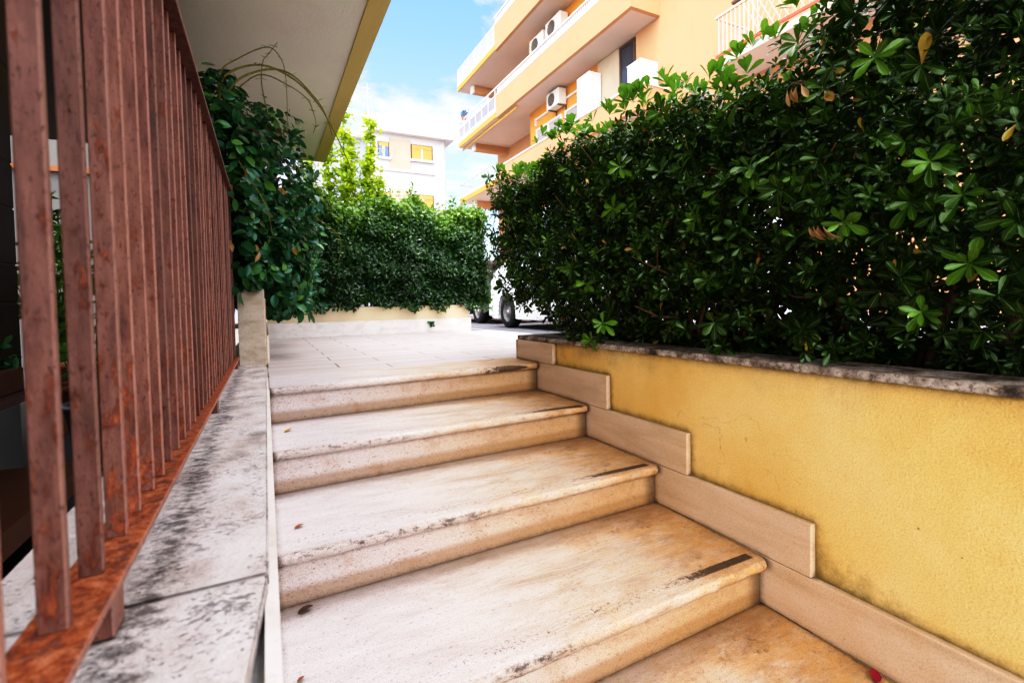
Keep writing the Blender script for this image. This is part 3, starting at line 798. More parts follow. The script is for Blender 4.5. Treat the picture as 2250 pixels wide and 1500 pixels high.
def smooth_path(p, n=5):
    p = [Vector(q) for q in p]; out = []
    for i in range(len(p)-1):
        a, b, c, d = p[max(i-1, 0)], p[i], p[i+1], p[min(i+2, len(p)-1)]
        for k in range(n):
            t = k/n
            out.append(.5*((2*b)+(c-a)*t+(2*a-5*b+4*c-d)*t*t+(3*b-a-3*c+d)*t**3))
    return out+[p[-1]]
bm = bmesh.new(); lp, ld = [], []
for k, path in enumerate(V):
    s = smooth_path(path); m = len(s)
    tube(bm, s, [(.0065 if k < 2 else .0036)*(1-.75*i/m)+.0006 for i in range(m)], 6)
    for q in s[3::3 if k > 3 else 6]:
        for sg in (-1, 1):
            lp.append(tuple(q)); ld.append((sg*random.uniform(.4, 1), random.uniform(-.6, .1), random.uniform(-.2, .7)))
par(link('vine_stems', bm, VINE, None, True), iv)
lp = np.array(lp); n = len(lp)
par(leaves('vine_leaves', L_POT, lp, np.array(ld), np.stack([rng.normal(0, .4, n), -np.ones(n)*.5, np.ones(n)], 1), rng.uniform(.018, .04, n), rng.uniform(.010, .02, n), OVAL, rng.uniform(.2, .85, n), None), iv)
pk = np.array([(-.17, 3.0, 1.02), (-.145, 2.99, 1.0), (-.15, 3.0, .99), (-.17, 2.98, .68), (-.16, 2.98, .69), (-.15, 2.99, .70), (-.02, 2.98, .64)]); n = len(pk)
par(leaves('dried_leaves', L_DRY, pk, np.stack([rng.normal(0, .4, n), rng.normal(-.2, .2, n), -np.ones(n)], 1), np.stack([rng.normal(0, .5, n), -np.ones(n), rng.normal(0, .3, n)], 1), rng.uniform(.04, .06, n), rng.uniform(.02, .03, n), OVAL, rng.uniform(.4, .95, n), None, .4, .5), iv)
# wooden trellis rail behind the creeper
tr = thing('wooden_trellis', 'brown wooden trellis frame half buried behind the creeper', 'trellis', (-.3, 4.6, .40))
bm = bmesh.new(); box(bm, -.75, .17, 4.60, 4.66, 1.78, 1.87, .006); par(link('rail', bm, WOOD), tr)
for x in (-.72, -.12): par(boxo('post', x, x+.06, 4.6605, 4.72, .40, 1.86, WOOD, bev=.004), tr)

# tall lime shrub behind
sh = thing('lime_shrub', 'tall sunlit lime-green shrub rising behind the clipped hedge', 'shrub', (1.1, 7.9, -.02))
def lime():
    bm = bmesh.new(); PP, DD, NN, LL = [], [], [], []
    stems = [(1.13, 7.9, 3.45, .02), (1.47, 7.8, 3.15, .08), (1.28, 8.0, 2.85, 0), (.95, 7.9, 2.7, -.06), (1.42, 7.7, 2.5, .06), (.72, 7.8, 2.35, -.1), (1.55, 7.8, 2.2, .08), (1.15, 7.7, 2.4, 0), (.5, 7.75, 2.0, 0)]
    for x, y, h, lean in stems:
        pts = bez((x*.6+.5, y, .0), (x, y, .8), (x+lean*.4, y-.05, h*.7), (x+lean, y, h), 14)
        tube(bm, pts, [.018*(1-i/15)+.002 for i in range(14)], 6)
        for i in range(5, 14):
            for _ in range(8 if i > 9 else 11):
                q = pts[i]; reach = random.uniform(.05, .44)*(1.2-.075*i)
                ang = random.uniform(0, 6.28); e = q+Vector((math.cos(ang)*reach, math.sin(ang)*reach, random.uniform(.02, .16)))
                tube(bm, [q, e], [.003, .0015], 4)
                for _ in range(12):
                    f = random.uniform(.2, 1.05); p = q.lerp(e, f)
                    PP.append(p); DD.append((random.gauss(0, 1), random.gauss(-.1, 1), random.gauss(.35, .6))); NN.append((random.gauss(0, .6), random.gauss(-.5, .6), 1)); PP[-1] = p+Vector((random.gauss(0, .035), random.gauss(0, .035), random.gauss(0, .04))); LL.append(random.uniform(.045, .095))
    par(link('stems', bm, STEM, None, True), sh)
    n = len(PP); L = np.array(LL)
    par(leaves('foliage', L_LIME, np.array(PP), np.array(DD), np.array(NN), L, L*rng.uniform(.5, .7, n), OVAL, np.clip(rng.normal(.5, .22, n), .02, .95), None), sh)
lime()

# small sprig rooted in the joint of the planter base
sg = thing('sprig', 'tiny dark sprig growing from the joint low on the cream planter', 'plant', (1.86, 5.94, .12))
n = 14; pos = np.array([1.86, 5.94, .11])+rng.normal(0, .012, (n, 3)); pos[:, 1] = 5.935
par(leaves('leaves', L_IVY, pos, np.stack([rng.normal(0, 1, n), -np.ones(n)*.6, rng.normal(0, .6, n)], 1), np.stack([rng.normal(0, .4, n), -np.ones(n), np.ones(n)*.5], 1), rng.uniform(.03, .05, n), rng.uniform(.02, .03, n), OVAL, rng.uniform(.2, .6, n), None), sg)

# fallen leaves
def fallen(name, label, p, d, L, W, col, roll=.0):
    M = plain(name+'_surface', col, .55, .3, var=.25, scale=40)
    pos = np.array([p]); 
    o = leaves(name, M, np.zeros((1, 3)), np.array([d]), np.array([(roll, .1, 1.)]), np.array([L]), np.array([W]), OVAL, np.array([.5]), None, .3, -.15)
    o.location = p; return tag(o, label, 'leaf')
fallen('fallen_leaf', 'small orange leaf lying on the pale left end of the second step below the landing', (.055, 1.16+.40, -.313), (.9, .3, 0), .028, .013, (.45, .12, .03))
fallen('fallen_leaf', 'tiny yellow leaf on the left end of the first step below the landing', (.05, 2.13, -.156), (.8, .5, .05), .035, .018, (.55, .36, .04))
fallen('fallen_leaf', 'tiny brown leaf lying flat on the left end of the third step below the landing', (.035, 1.13, -.470), (.7, .4, 0), .018, .010, (.25, .08, .03))
fallen('fallen_leaf', 'curled dark brown leaf in the left corner against a riser', (.05, 1.39, -.471), (1, .1, .1), .04, .02, (.09, .05, .03), .4)
fallen('fallen_petal', 'crimson petal lying on the bottom tread beside the skirting', (1.335, .655, -.629), (.7, .6, .25), .034, .026, (.20, .006, .018), .5)

# ------------------------------------------------------------------ things behind the fence
bn = thing('bench', 'dark brown bench against the pale plinth behind the fence', 'bench', (-.92, 2.2, -.632))
bm = bmesh.new(); prism(bm, [(-1.03, -.30), (-.70, -.30), (-.66, -.34), (-.70, -.36), (-1.03, -.36)], 'Y', 1.6, 2.7); par(link('seat', bm, WOOD), bn)
for y in (1.7, 2.55): par(boxo('leg', -1.0, -.76, y, y+.06, -.632, -.361, DARKM), bn)
wp = thing('wall_planter', 'brown wall-hung trough of dark plants behind the nearest bars', 'planter', (-.98, 2.35, .05))
par(boxo('trough', -1.058, -.90, 1.9, 2.7, .02, .12, WOOD, bev=.006), wp)
par(boxo('shelf', -1.058, -.86, 1.86, 2.74, -.01, .0195, DARKM), wp)
n = 260; pos = np.stack([rng.uniform(-1.04, -.9, n), rng.uniform(1.9, 2.7, n), rng.uniform(.11, .22, n)], 1)
par(leaves('foliage', L_IVY, pos, rng.normal(0, 1, (n, 3))+np.array((.3, -.3, .6)), rng.normal(0, .5, (n, 3))+np.array((0, 0, 1)), rng.uniform(.03, .06, n), rng.uniform(.015, .03, n), OVAL, rng.uniform(.1, .7, n), None), wp)
def potted(name, label, x, y, r, h, ph, n, mat, spread, tall=False):
    t = thing(name, label, 'potted plant', (x, y, -.632))
    bm = bmesh.new(); lathe(bm, [(r*.7, 0), (r*.72, .01), (r, h*.9), (r*1.06, h*.9), (r*1.06, h), (r*.9, h), (r*.88, h-.04), (.001, h-.04)], 20)
    o = link('pot', bm, mat, None, True); o.location = (x, y, -.632); par(o, t)
    bm = bmesh.new(); PP, DD = [], []
    for k in range(9):
        a = random.uniform(0, 6.28); e = Vector((x+math.cos(a)*spread*random.uniform(.3, 1), y+math.sin(a)*spread*random.uniform(.3, 1), -.632+h+ph*random.uniform(.55, 1)))
        pts = bez((x, y, -.632+h-.05), (x, y, -.632+h+ph*.3), e-Vector((0, 0, ph*.25)), e, 8)
        tube(bm, pts, .006, 5)
        for q in pts[2:]:
            for _ in range(max(1, n//50)): PP.append(tuple(q+Vector((random.gauss(0, .03), random.gauss(0, .03), random.gauss(0, .03))))); DD.append((math.cos(a)+random.gauss(0, .8), math.sin(a)+random.gauss(0, .8), random.gauss(.2, .6)))
    par(link('stems', bm, STEM, None, True), t)
    m = len(PP); L = rng.uniform(.07, .14, m)
    par(leaves('foliage', L_POT, np.array(PP), np.array(DD), rng.normal(0, .5, (m, 3))+np.array((0, -.3, 1)), L, L*.42, OVAL, rng.uniform(.15, .95, m), None), t)
potted('potted_plant', 'leafy green plant in a dark pot seen between the two nearest bars', -.95, 3.85, .16, .42, 1.0, 260, POTD, .32)
potted('potted_plant', 'taller plant in a terracotta pot farther behind the bars', -1.45, 5.2, .2, .38, 1.5, 300, TERRA, .4)
potted('potted_plant', 'bushy plant in a terracotta pot by the courtyard wall', -2.05, 7.0, .22, .40, 1.8, 300, TERRA, .5)
potted('potted_plant', 'low plant in a dark pot close behind the fence wall', -.58, 4.3, .14, .30, .55, 200, POTD, .22)
cw = thing('courtyard_wall', 'bright cream courtyard wall with orange band glimpsed through the fence', 'wall', (-3, 9.6, -.632))
par(boxo('wall_body', -7, -.5, 9.5, 9.7, -.64, 3.3, GREYW), cw)
par(boxo('band', -7, -.5, 9.44, 9.4995, 2.42, 2.50, TERRA), cw)
par(boxo('coping', -7, -.5, 9.42, 9.75, 3.3005, 3.4, ORANGE), cw)

# ------------------------------------------------------------------ vehicles
def arc(cx, cz, r, a0, a1, n=10): return [(cx+r*math.cos(R(a0+(a1-a0)*i/n)), cz+r*math.sin(R(a0+(a1-a0)*i/n))) for i in range(n+1)]
def wheel(parent, x, y, zc, r, side):
    w = thing('wheel', None, None, (x, y, zc))
    bm = bmesh.new(); W = .10
    lathe(bm, [(r*.62, -W), (r*.90, -W), (r*.98, -W*.7), (r, -W*.3), (r, W*.3), (r*.98, W*.7), (r*.90, W), (r*.62, W)], 32, axis='X', caps=False)
    o = link('tyre', bm, RUBBER, None, True); o.location = (x, y, zc)
    bm = bmesh.new(); s = side
    lathe(bm, [(r*.66, -s*.02), (r*.64, s*.085), (r*.58, s*.085), (r*.54, s*.045), (r*.34, s*.035), (r*.30, s*.06), (r*.16, s*.065), (.001, s*.065)], 32, axis='X')
    for k in range(10):
        a = k*.6283; box(bm, s*.034, s*.05, r*.44*math.cos(a)-.012, r*.44*math.cos(a)+.012, r*.44*math.sin(a)-.012, r*.44*math.sin(a)+.012)
    o2 = link('rim', bm, RIMM, None, True); o2.location = (x, y, zc)
    bm = bmesh.new(); lathe(bm, [(r*.155, s*.066), (r*.14, s*.082), (.001, s*.085)], 20, axis='X')
    o3 = link('hub_cap', bm, HUBM, None, True); o3.location = (x, y, zc)
    par(w, parent)
    for q in (o, o2, o3):
        q.parent = w; q.location = (0, 0, 0)
    return w
def vehicle(t, x0, x1, prof, paint, wheels, r, zc, dark):
    bm = bmesh.new(); prism(bm, prof, 'X', x0, x1)
    side = [e for e in bm.edges if abs(e.verts[0].co.x-e.verts[1].co.x) < 1e-5]
    side = [e for e in side if min(e.verts[0].co.z, e.verts[1].co.z) > .58]
    bmesh.ops.bevel(bm, geom=side, offset=.05, segments=3, affect='EDGES', profile=.6)
    bmesh.ops.triangulate(bm, faces=[f for f in bm.faces if len(f.verts) > 4], ngon_method='EAR_CLIP')
    par(link('body', bm, paint, None, False), t)
    ys = [p[0] for p in prof]
    par(boxo('underbody', x0+.22, x1-.22, min(ys)+.25, max(ys)-.25, zc-.10, zc+.34, PLAST), t)
    for y in wheels:
        for x, s in ((x0+.10, -1), (x1-.10, 1)): wheel(t, x, y, zc, r, s)
# white van: front towards +Y, its street-side nearest us
van = thing('white_van', 'white van with dark steel wheel parked behind the big hedge', 'van', (4.85, 6.2, -.11))
zc, r = .187, .297
prof = [(3.70, .10), (3.66, .30), (3.70, 1.25), (3.86, 1.80), (4.1, 1.86), (6.9, 1.86), (7.25, 1.78), (7.9, 1.12), (8.60, .98), (8.74, .80), (8.76, .30), (8.72, .08)]
prof += [(8.46, .06)]+arc(8.07, zc, .375, -18, 198, 14)[0:]+[(7.6, .06), (5.15, .06)]+arc(4.75, zc, .375, -18, 198, 14)+[(4.3, .06)]
vehicle(van, 3.98, 5.66, prof, VANP, (8.07, 4.75), r, zc, PLAST)
bm = bmesh.new(); prism(bm, [(7.02, 1.15), (7.80, 1.10), (7.22, 1.66), (7.02, 1.70)], 'X', 3.972, 3.979); par(link('window', bm, GLASS), van)
bm = bmesh.new(); prism(bm, [(5.6, 1.15), (6.85, 1.15), (6.85, 1.70), (5.6, 1.70)], 'X', 3.972, 3.979); par(link('window', bm, GLASS), van)
bm = bmesh.new(); 
for (a, b) in zip(arc(8.07, zc, .375, -10, 190, 16), arc(8.07, zc, .375, -10, 190, 16)[1:]):
    tube(bm, [(3.985, a[0], a[1]), (3.985, b[0], b[1])], .014, 6)
par(link('arch_trim', bm, VANP, None, True), van)
par(boxo('bumper', 3.96, 5.68, 8.60, 8.84, .10, .34, TRIM, bev=.03, seg=2), van)
par(boxo('headlight', 4.02, 4.30, 8.70, 8.775, .52, .74, CHROME, bev=.03, seg=2), van)
par(boxo('door_handle', 3.955, 3.9795, 6.95, 7.08, .92, .95, PLAST, bev=.006), van)
par(boxo('side_strip', 3.968, 3.9795, 5.3, 7.55, .50, .55, PLAST, bev=.003), van)
# black car farther along
car = thing('black_car', 'black car with pale lower trim parked beyond the clipped hedge', 'car', (5.2, 11.7, -.11))
prof = [(9.72, .22), (9.70, .55), (9.78, .84), (10.0, .92), (10.45, 1.30), (11.0, 1.42), (12.2, 1.42), (12.95, 1.02), (13.8, .88), (13.95, .62), (13.95, .20)]
prof += [(13.6, .14)]+arc(13.22, .19, .37, -8, 188, 14)+[(12.8, .14), (11.0, .14)]+arc(10.52, .19, .37, -8, 188, 14)+[(10.12, .14)]
vehicle(car, 4.42, 6.05, prof, BLACKP, (10.52, 13.22), .295, .187, PLAST)
par(boxo('bumper', 4.40, 6.07, 9.64, 9.86, .16, .40, PLAST, bev=.05, seg=3), car)
par(boxo('bumper_trim', 4.40, 6.07, 9.625, 9.70, .155, .195, CHROME, bev=.01, seg=2), car)
par(boxo('sill_trim', 4.395, 4.4195, 10.95, 12.75, .13, .17, CHROME, bev=.004), car)
par(boxo('tail_light', 4.43, 4.66, 9.68, 9.73, .62, .80, LAMPR, bev=.02, seg=2), car)
bm = bmesh.new(); prism(bm, [(10.2, .96), (11.2, .97), (11.2, 1.34), (10.62, 1.30)], 'X', 4.412, 4.4195); par(link('window', bm, GLASS), car)
bm = bmesh.new(); prism(bm, [(11.28, .97), (12.75, .99), (12.15, 1.36), (11.28, 1.34)], 'X', 4.412, 4.4195); par(link('window', bm, GLASS), car)
par(boxo('side_mirror', 4.25, 4.41, 12.45, 12.6, .98, 1.10, BLACKP, bev=.03, seg=2), car)

# ------------------------------------------------------------------ orange apartment building on the right
ab = thing('apartment_building', 'peach apartment block with long stacked balconies across the street', 'building', (11, 14, 0))
def bp(name, *a, parent=None, **k):
    o = boxo(name, *a, **k); par(o, ab); return o
bp('wall', 10.6, 20, 2.0, 11.95, -.3, 15.2, PEACH)
bp('recess_wall', 10.7, 20, 11.951, 18.95, -.3, 15.2, ORANGE)  # warm interreflected light in the recess painted as deeper orange
bp('end_wall', 11.9, 20, 18.951, 24.9, -.3, 15.0, PEACH)
for k, zb in enumerate((5.74, 8.70, 11.66)):
    top = (6.43, 9.66, 12.75)[k]
    yn = (10.6, 10.9, 10.9)[k]
    x0 = 9.5
    # slab and solid parapet
    bp('balcony_slab', 9.53, 12.55, yn+.03, 24.57, zb+.012, zb+.20, SOFFIT)
    bm = bmesh.new()
    box(bm, x0, x0+.14, yn, 19.95, zb, top)
    box(bm, x0+.1405, 10.599, yn, yn+.14, zb, top)
    pr = par(link('parapet', bm, PEACH), ab)
    if k == 0:
        bm = bmesh.new(); box(bm, x0-.03, x0+.17, yn-.03, 19.97, top+.0005, top+.05); box(bm, x0+.171, 10.598, yn-.03, yn+.17, top+.0005, top+.05)
        c = link('parapet_cap', bm, TRIM)
    else:
        bm = bmesh.new(); z0, z1 = top+.001, top+.37
        box(bm, x0-.01, x0+.13, yn, 19.95, z0, z0+.05); box(bm, x0-.01, x0+.13, yn, 19.95, z1-.05, z1)
        y = yn+.04
        while y < 19.9:
            box(bm, x0+.03, x0+.09, y, y+.055, z0+.05, z1-.05); y += .115
        c = link('ornamental_rail', bm, TRIM)
    par(c, ab)
    # open terrace section at the far end with thin slab edge and railing
    bm = bmesh.new(); box(bm, x0-.02, x0+.02, 19.96, 24.62, zb+.02, zb+.26); box(bm, x0+.0205, 12.55, 24.58, 24.62, zb+.02, zb+.26)
    par(link('slab_edge', bm, ORANGE), ab)
    bm = bmesh.new(); box(bm, x0-.012, x0+.028, 19.96, 24.61, zb+.27, zb+.37); par(link('slab_kerb', bm, TRIM), ab)
    rt = (6.74, 10.03, 12.78)[k]
    mt = METAL if k == 0 else WHITEM
    bm = bmesh.new(); box(bm, x0-.01, x0+.03, 19.97, 24.6, rt-.05, rt); box(bm, x0+.031, 12.5, 24.56, 24.6, rt-.05, rt)
    box(bm, x0, x0+.02, 19.97, 24.6, zb+.44, zb+.48); 
    if k == 1: box(bm, x0, x0+.02, 19.97, 24.6, rt-.36, rt-.32)
    for y in np.linspace(20.0, 24.56, 7 if k else 9): box(bm, x0-.005, x0+.025, y, y+.045, zb+.371, rt-.0505)
    for xx in np.linspace(x0+.6, 12.2, 5): box(bm, xx, xx+.03, 24.57, 24.595, zb+.261, rt-.0505)
    rl = par(link('balcony_railing', bm, mt), ab)
    if k:
        bm = bmesh.new(); ys = np.linspace(20.0, 24.56, 7)
        for a, b in zip(ys, ys[1:]): box(bm, x0+.006, x0+.014, a+.08, b-.04, zb+.50, (rt-.38 if k == 1 else rt-.06))
        g = link('railing_panel', bm, PANEL if k == 1 else LAV); par(g, ab)
    # beam with white stub end under the slab
    bm = bmesh.new(); box(bm, 10.0, 12.55, 23.5, 23.8, zb-.36, zb+.0115); par(link('beam', bm, PEACH), ab)
    bp('beam_end', 9.90, 9.9995, 23.48, 23.82, zb-.37, zb+.0115, TRIM)
# rolled awning strip under the middle slab
bm = bmesh.new(); tube(bm, [(9.72, 18.3, 8.62), (9.72, 24.6, 8.62)], .05, 10); a_ = link('rolled_awning', bm, SHUT, None, True); par(a_, ab)
def window(y0, y1, z0, z1, x, fill, mull=0, fr=TRIM):
    bm = bmesh.new(); t = .07
    box(bm, x-.06, x-.001, y0, y0+t, z0, z1); box(bm, x-.06, x-.001, y1-t, y1, z0, z1); box(bm, x-.06, x-.001, y0+t+.0005, y1-t-.0005, z1-t, z1); box(bm, x-.06, x-.001, y0+t+.0005, y1-t-.0005, z0, z0+t)
    for m in range(mull):
        yc = y0+(y1-y0)*(m+1)/(mull+1); box(bm, x-.058, x-.001, yc-.05, yc+.05, z0+t+.0005, z1-t-.0005)
    w = par(link('window', bm, fr), ab)
    p = boxo('pane', x-.03, x-.002, y0+t, y1-t, z0+t, z1-t, fill); p.parent = w; p.matrix_parent_inverse = w.matrix_world.inverted() if False else Matrix.Translation(-Vector(ab.location)) @ Matrix.Identity(4); p.matrix_parent_inverse = Matrix.Identity(4)
    return w
XR = 10.7
window(16.35, 18.35, 5.95, 7.80, XR, GREYSH, 1)
window(15.1, 16.1, 5.95, 7.80, XR, GREYSH)
window(12.05, 12.82, 5.95, 8.66, XR, GLASS, 0, DARKM)
window(15.6, 17.9, 8.92, 10.9, XR, GREYSH, 1)
window(12.3, 14.2, 8.92, 10.9, XR, GLASS, 1)
bp('stair_panel', XR-.05, XR-.001, 12.83, 13.98, 5.95, 8.69, STAIN)
for (y0, y1, z0, z1) in ((17.24, 18.42, 8.20, 8.27), (18.36, 18.42, 7.96, 8.199), (14.3, 16.0, 8.22, 8.29), (14.25, 14.299, 7.96, 8.29)):
    bp('conduit', XR-.07, XR-.0005, y0, y1, z0, z1, TRIM)
# near balcony with lattice railing, upper right
bp('balcony_slab', 9.5, 10.599, 3.2, 7.95, 5.70, 5.86, SOFFIT)
bp('slab_edge', 9.46, 9.4995, 3.2, 7.99, 5.90, 5.96, plain('red_edge_tile', (.50, .10, .06), .5, var=.2))
bm = bmesh.new()
box(bm, 9.46, 9.52, 3.2, 8.0, 6.79, 6.84); box(bm, 9.521, 10.598, 7.95, 8.0, 6.79, 6.84)
for y in np.arange(6.9, 7.95, .11): box(bm, 9.475, 9.50, y, y+.03, 5.971, 6.7895)
for x in np.arange(9.6, 10.58, .12): box(bm, x, x+.03, 7.96, 7.985, 5.861, 6.7895)
for y in np.arange(3.2, 6.9, .16):
    tube(bm, [(9.488, y, 5.98), (9.488, y+.4, 6.785)], .012, 4); tube(bm, [(9.498, y+.4, 5.98), (9.498, y, 6.785)], .012, 4)
par(link('lattice_railing', bm, plain('pinkish_railing_paint', (.55, .42, .34), .5, var=.1)), ab)
bp('drain_spout', 9.9, 10.05, 7.3, 7.9, 7.2, 7.26, DARKM)

# air conditioners
def ac_unit(y0, y1, z0, z1, label, x=11.6):
    t = thing('air_conditioner', label, 'air conditioner', (x-.25, (y0+y1)/2, z0), 'air conditioners on the peach facade')
    d = .42
    par(boxo('casing', x-d, x-.06, y0, y1, z0, z1, ACW, bev=.02, seg=2), t)
    bm = bmesh.new(); r = min((z1-z0), (y1-y0))*.40; cy = y1-(y1-y0)*.40; cz = (z0+z1)/2
    lathe(bm, [(r, 0), (r, -.02), (r*.93, -.028), (r*.90, -.012), (.001, -.012)], 24, axis='X', c=(x-d-.0005, cy, cz))
    g = par(link('fan_grille', bm, ACD, None, True), t)
    bm = bmesh.new()
    for k in range(5): box(bm, x-d-.020, x-d-.014, cy-r*.9, cy+r*.9, cz-r*.7+k*r*.35, cz-r*.7+k*r*.35+.012)
    g2 = link('grille_bars', bm, ACD); g2.parent = g
    for q in (y0+.08, y1-.14):
        bm = bmesh.new(); prism(bm, [(x-d, z0-.05), (x-d, z0-.0005), (x-.001, z0-.0005), (x-.001, z0-.28), (x-.05, z0-.28), (x-.05, z0-.05)], 'Y', q, q+.04)
        par(link('bracket', bm, ACD), t)
ac_unit(15.95, 16.85, 8.02, 8.62, 'air conditioner with its fan on the wall above the lower peach balcony', 10.7)
ac_unit(15.75, 16.85, 10.72, 11.40, 'nearer of the two air conditioners side by side behind the upper ornamental rail', 10.7)
ac_unit(17.05, 18.15, 10.66, 11.34, 'farther of the two air conditioners side by side behind the upper ornamental rail', 10.7)
# cabinets standing on the lower balcony
cb = thing('balcony_cabinet', 'white box cabinet standing on the near corner of the lower balcony', 'cabinet', (9.95, 10.75, 6.48))
par(boxo('cabinet_body', 9.60, 10.25, 10.64, 11.2, 6.481, 7.12, CABW, bev=.02, seg=2), cb)
par(boxo('lid', 9.58, 10.27, 10.62, 11.22, 7.1205, 7.15, CABW, bev=.01), cb)
cb = thing('balcony_cabinet', 'tall white cupboard against the orange wall of the lower balcony', 'cabinet', (11.3, 15.8, 5.94))
par(boxo('cabinet_body', 10.12, 10.62, 13.75, 14.5, 5.945, 8.25, CABW, bev=.02, seg=2), cb)
par(boxo('door', 10.105, 10.1195, 13.79, 14.46, 6.0, 8.2, CABW, bev=.004), cb)
# blue pot plant on the terrace rail
bpn = thing('terrace_plant', 'small blue-leaved plant on the far end of the middle terrace railing', 'potted plant', (9.7, 23.9, 9.9))
bm = bmesh.new(); lathe(bm, [(.09, 9.98), (.13, 10.22), (.001, 10.2)], 12, c=(9.55, 23.9, 0)); par(link('pot', bm, TERRA, None, True), bpn)
n = 120; pos = np.array([9.55, 23.9, 10.24])+rng.normal(0, .09, (n, 3)); L = rng.uniform(.10, .18, n)
par(leaves('foliage', plain('blue_green_leaf', (.03, .14, .30), .4, var=.4), pos, rng.normal(0, 1, (n, 3))+np.array((0, 0, .6)), rng.normal(0, 1, (n, 3)), L, L*.3, OVAL, rng.uniform(0, 1, n), None), bpn)

# ------------------------------------------------------------------ white building at the end of the street
wb = thing('white_building', 'white block with flat roof and yellow shutters at the end of the view', 'building', (8, 33, 0))
def wpart(name, *a, **k): return par(boxo(name, *a, **k), wb)
wpart('wall', 5.96, 10.62, 30, 42, -.3, 10.85, WHITEP)
wpart('side_wing', -3, 5.955, 31.2, 42, -.3, 10.7, LAV)  # bluish skylit shade on the white wing painted into its colour
wpart('roof_slab', 5.70, 11.1, 29.55, 42.3, 10.8505, 11.14, TRIM)
wpart('wing_roof', -3.2, 5.695, 30.8, 42.3, 10.7005, 10.98, TRIM)
wpart('roof_terrace', 5.95, 10.75, 30.4, 41, 11.1405, 12.05, WHITEP)
wpart('terrace_edge', 5.9, 10.8, 30.35, 41.05, 12.0505, 12.13, ROOFM)
wpart('facing_panel', 7.02, 8.32, 29.93, 29.999, 8.72, 10.58, STAIN)
wpart('facing_panel', 7.02, 8.32, 29.93, 29.999, 5.6, 7.6, STAIN)
wpart('ledge', 6.2, 9.9, 29.86, 29.9985, 8.60, 8.70, TRIM)
def wwin(x0, x1, z0, z1, fill, mull, shade=None):
    w = wpart('window', x0-.06, x1+.06, 29.95, 29.9995, z0-.05, z1+.05, WOOD if shade else TRIM)
    p = boxo('pane', x0, x1, 29.935, 29.9495, z0, z1, fill); par(p, wb); p.parent = w; p.matrix_parent_inverse = Matrix.Identity(4)
    if mull:
        q = boxo('mullion', (x0+x1)/2-.05, (x0+x1)/2+.05, 29.915, 29.9345, z0, z1, TRIM); q.parent = w
    q = boxo('sill', x0-.12, x1+.12, 29.80, 29.9345, z0-.17, z0-.0505, TRIM); q.parent = w
    if shade:
        q = boxo('shutter_box', x0, x1, 29.91, 29.9345, z1-.22, z1, SHUT); q.parent = w
wwin(6.38, 6.96, 9.42, 10.26, BLUEG, True, True)
wwin(8.42, 9.70, 9.5, 10.34, SHUT, True, True)
wwin(6.38, 6.96, 6.3, 7.25, BLUEG, True, True)
wwin(8.42, 9.70, 6.3, 7.25, SHUT, True, True)
bm = bmesh.new(); tube(bm, [(10.45, 29.93, -.2), (10.45, 29.93, 10.8)], .06, 8); par(link('drainpipe', bm, TRIM, None, True), wb)
an = thing('roof_antenna', 'thin television antenna mast on the left corner of the white roof', 'antenna', (5.88, 30.2, 11.14))
bm = bmesh.new(); tube(bm, [(5.88, 30.2, 11.0), (5.86, 30.2, 13.75)], .03, 6); par(link('mast', bm, METAL), an)
bm = bmesh.new()
for z, w_ in ((13.4, .5), (12.9, .8), (12.3, .5)): tube(bm, [(5.87-w_, 30.2, z), (5.87+w_*.3, 30.2, z+.05)], .015, 5)
tube(bm, [(6.0, 30.2, 12.9), (6.35, 30.2, 11.3)], .012, 5)
par(link('crossbars', bm, METAL), an)

# ------------------------------------------------------------------ camera
cam = bpy.data.cameras.new('camera'); co = bpy.data.objects.new('camera', cam); C.objects.link(co)
rgt = Vector((0.89154571, -0.45248952, -0.0199871)); dwn = Vector((-0.03131849, -0.01756429, -0.99935512)); fwd = Vector((0.45184666, 0.89159673, -0.02983066))
m = Matrix((rgt, -dwn, -fwd)).transposed().to_4x4(); m.translation = (0, 0, .3367)
co.matrix_world = m
cam.sensor_width = 36; cam.sensor_fit = 'HORIZONTAL'; cam.lens = 1066/2250*36; cam.shift_y = -51/2250
cam.dof.use_dof = True; cam.dof.focus_distance = 2.1; cam.dof.aperture_fstop = 4.5
cam.clip_start = .02; cam.clip_end = 2000
bpy.context.scene.camera = co

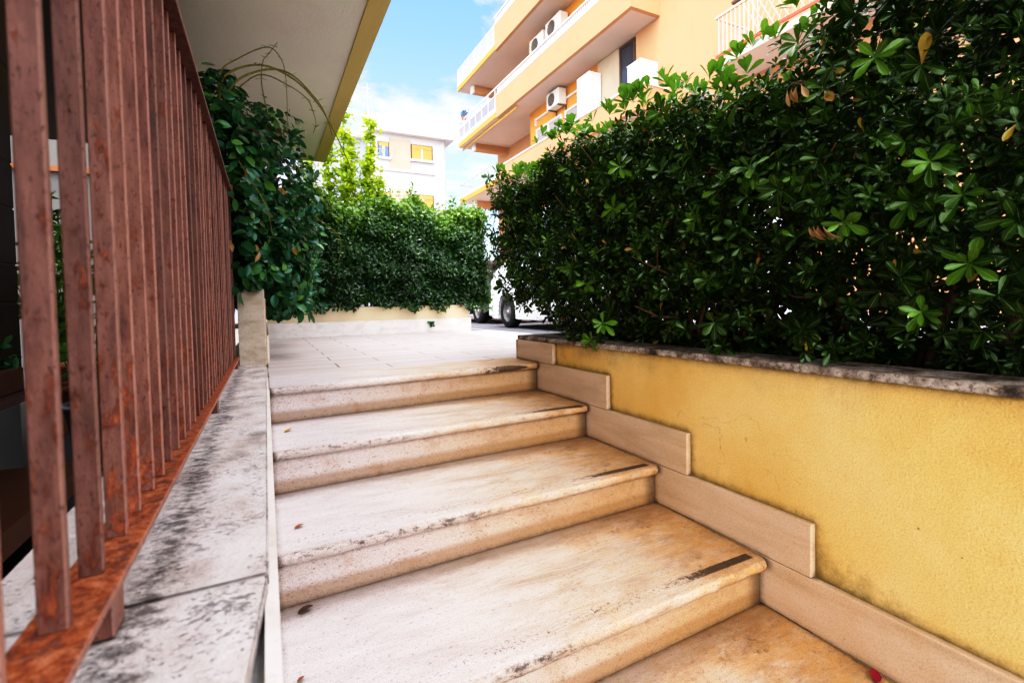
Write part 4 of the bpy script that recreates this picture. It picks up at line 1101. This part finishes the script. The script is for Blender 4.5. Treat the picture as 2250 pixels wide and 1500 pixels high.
# ------------------------------------------------------------------ light
SUN = Vector((-.43, -.16, .89)).normalized()     # towards the sun
sl = bpy.data.lights.new('sun', 'SUN'); so = bpy.data.objects.new('sun', sl); C.objects.link(so)
sl.energy = 2.6; sl.angle = R(.5); sl.color = (1, .93, .82)
so.rotation_euler = SUN.to_track_quat('Z', 'Y').to_euler()
w = bpy.data.worlds.new('World'); bpy.context.scene.world = w; w.use_nodes = True
nt = w.node_tree; bg = nt.nodes['Background']
sky = nt.nodes.new('ShaderNodeTexSky'); sky.sky_type = 'NISHITA'; sky.sun_disc = False
sky.sun_elevation = math.asin(SUN.z); sky.sun_rotation = math.atan2(SUN.x, SUN.y)
sky.air_density = 1.0; sky.dust_density = .6; sky.ozone_density = 1.6
class WM(Mat):
    def __init__(s, nt):
        s.nt = nt; tc = nt.nodes.new('ShaderNodeTexCoord'); s.P = tc.outputs['Generated']
        s.sep = nt.nodes.new('ShaderNodeSeparateXYZ'); nt.links.new(s.P, s.sep.inputs[0]); s.x, s.y, s.z = s.sep.outputs
W = WM(nt)
zz = W.mx(W.add(W.z, .12), .05)
cv = nt.nodes.new('ShaderNodeCombineXYZ')
W.put(cv.inputs[0], W.math('DIVIDE', W.x, zz)); W.put(cv.inputs[1], W.math('DIVIDE', W.y, zz))
n1 = W.noise(2.2, 8, .6, W.map((1, 1.0, 1), (.7, .2, 0), v=cv.outputs[0]), .4)
cl = W.step(n1, .40, .60)
hz = W.math('POWER', W.sub(1., W.mx(W.z, 0.)), 3.6)
back = W.step(W.add(W.mul(W.x, -.62), W.mul(W.y, -.75)), .12, .80)        # added unseen bright sky behind the viewer, fills the shade
up = W.mul(W.step(W.z, .56, .85), W.step(W.x, -.35, .1))  # added bright overhead sky, also filling the shaded steps
cov = W.mx(W.mx(W.mul(cl, .85), W.mul(hz, .9)), W.mul(W.mx(back, up), .9))
lum = W.add(8.5, W.mx(W.mul(back, 42.), W.mul(up, 46.)))
cc = nt.nodes.new('ShaderNodeCombineXYZ')
W.put(cc.inputs[0], lum); W.put(cc.inputs[1], W.mul(lum, 1.0)); W.put(cc.inputs[2], W.mul(lum, 1.06))
skyb = W.mix(1., sky.outputs[0], (1.95, 2.38, 2.45), 'MULTIPLY')
nt.links.new(W.mix(cov, skyb, cc.outputs[0]), bg.inputs[0])
bg.inputs[1].default_value = .13

sc = bpy.context.scene
sc.view_settings.view_transform = 'Standard'; sc.view_settings.look = 'None'; sc.view_settings.exposure = 0
sc.view_settings.use_curve_mapping = True          # punchy tone curve of the edited photograph
cm = sc.view_settings.curve_mapping; cu = cm.curves[3]
for px_, py_ in ((.03, .013), (.12, .092), (.30, .33), (.62, .76)): cu.points.new(px_, py_)
cm.update()
sc.render.engine = 'CYCLES'
sc.cycles.max_bounces = 8; sc.cycles.diffuse_bounces = 5; sc.cycles.glossy_bounces = 3; sc.cycles.transmission_bounces = 4
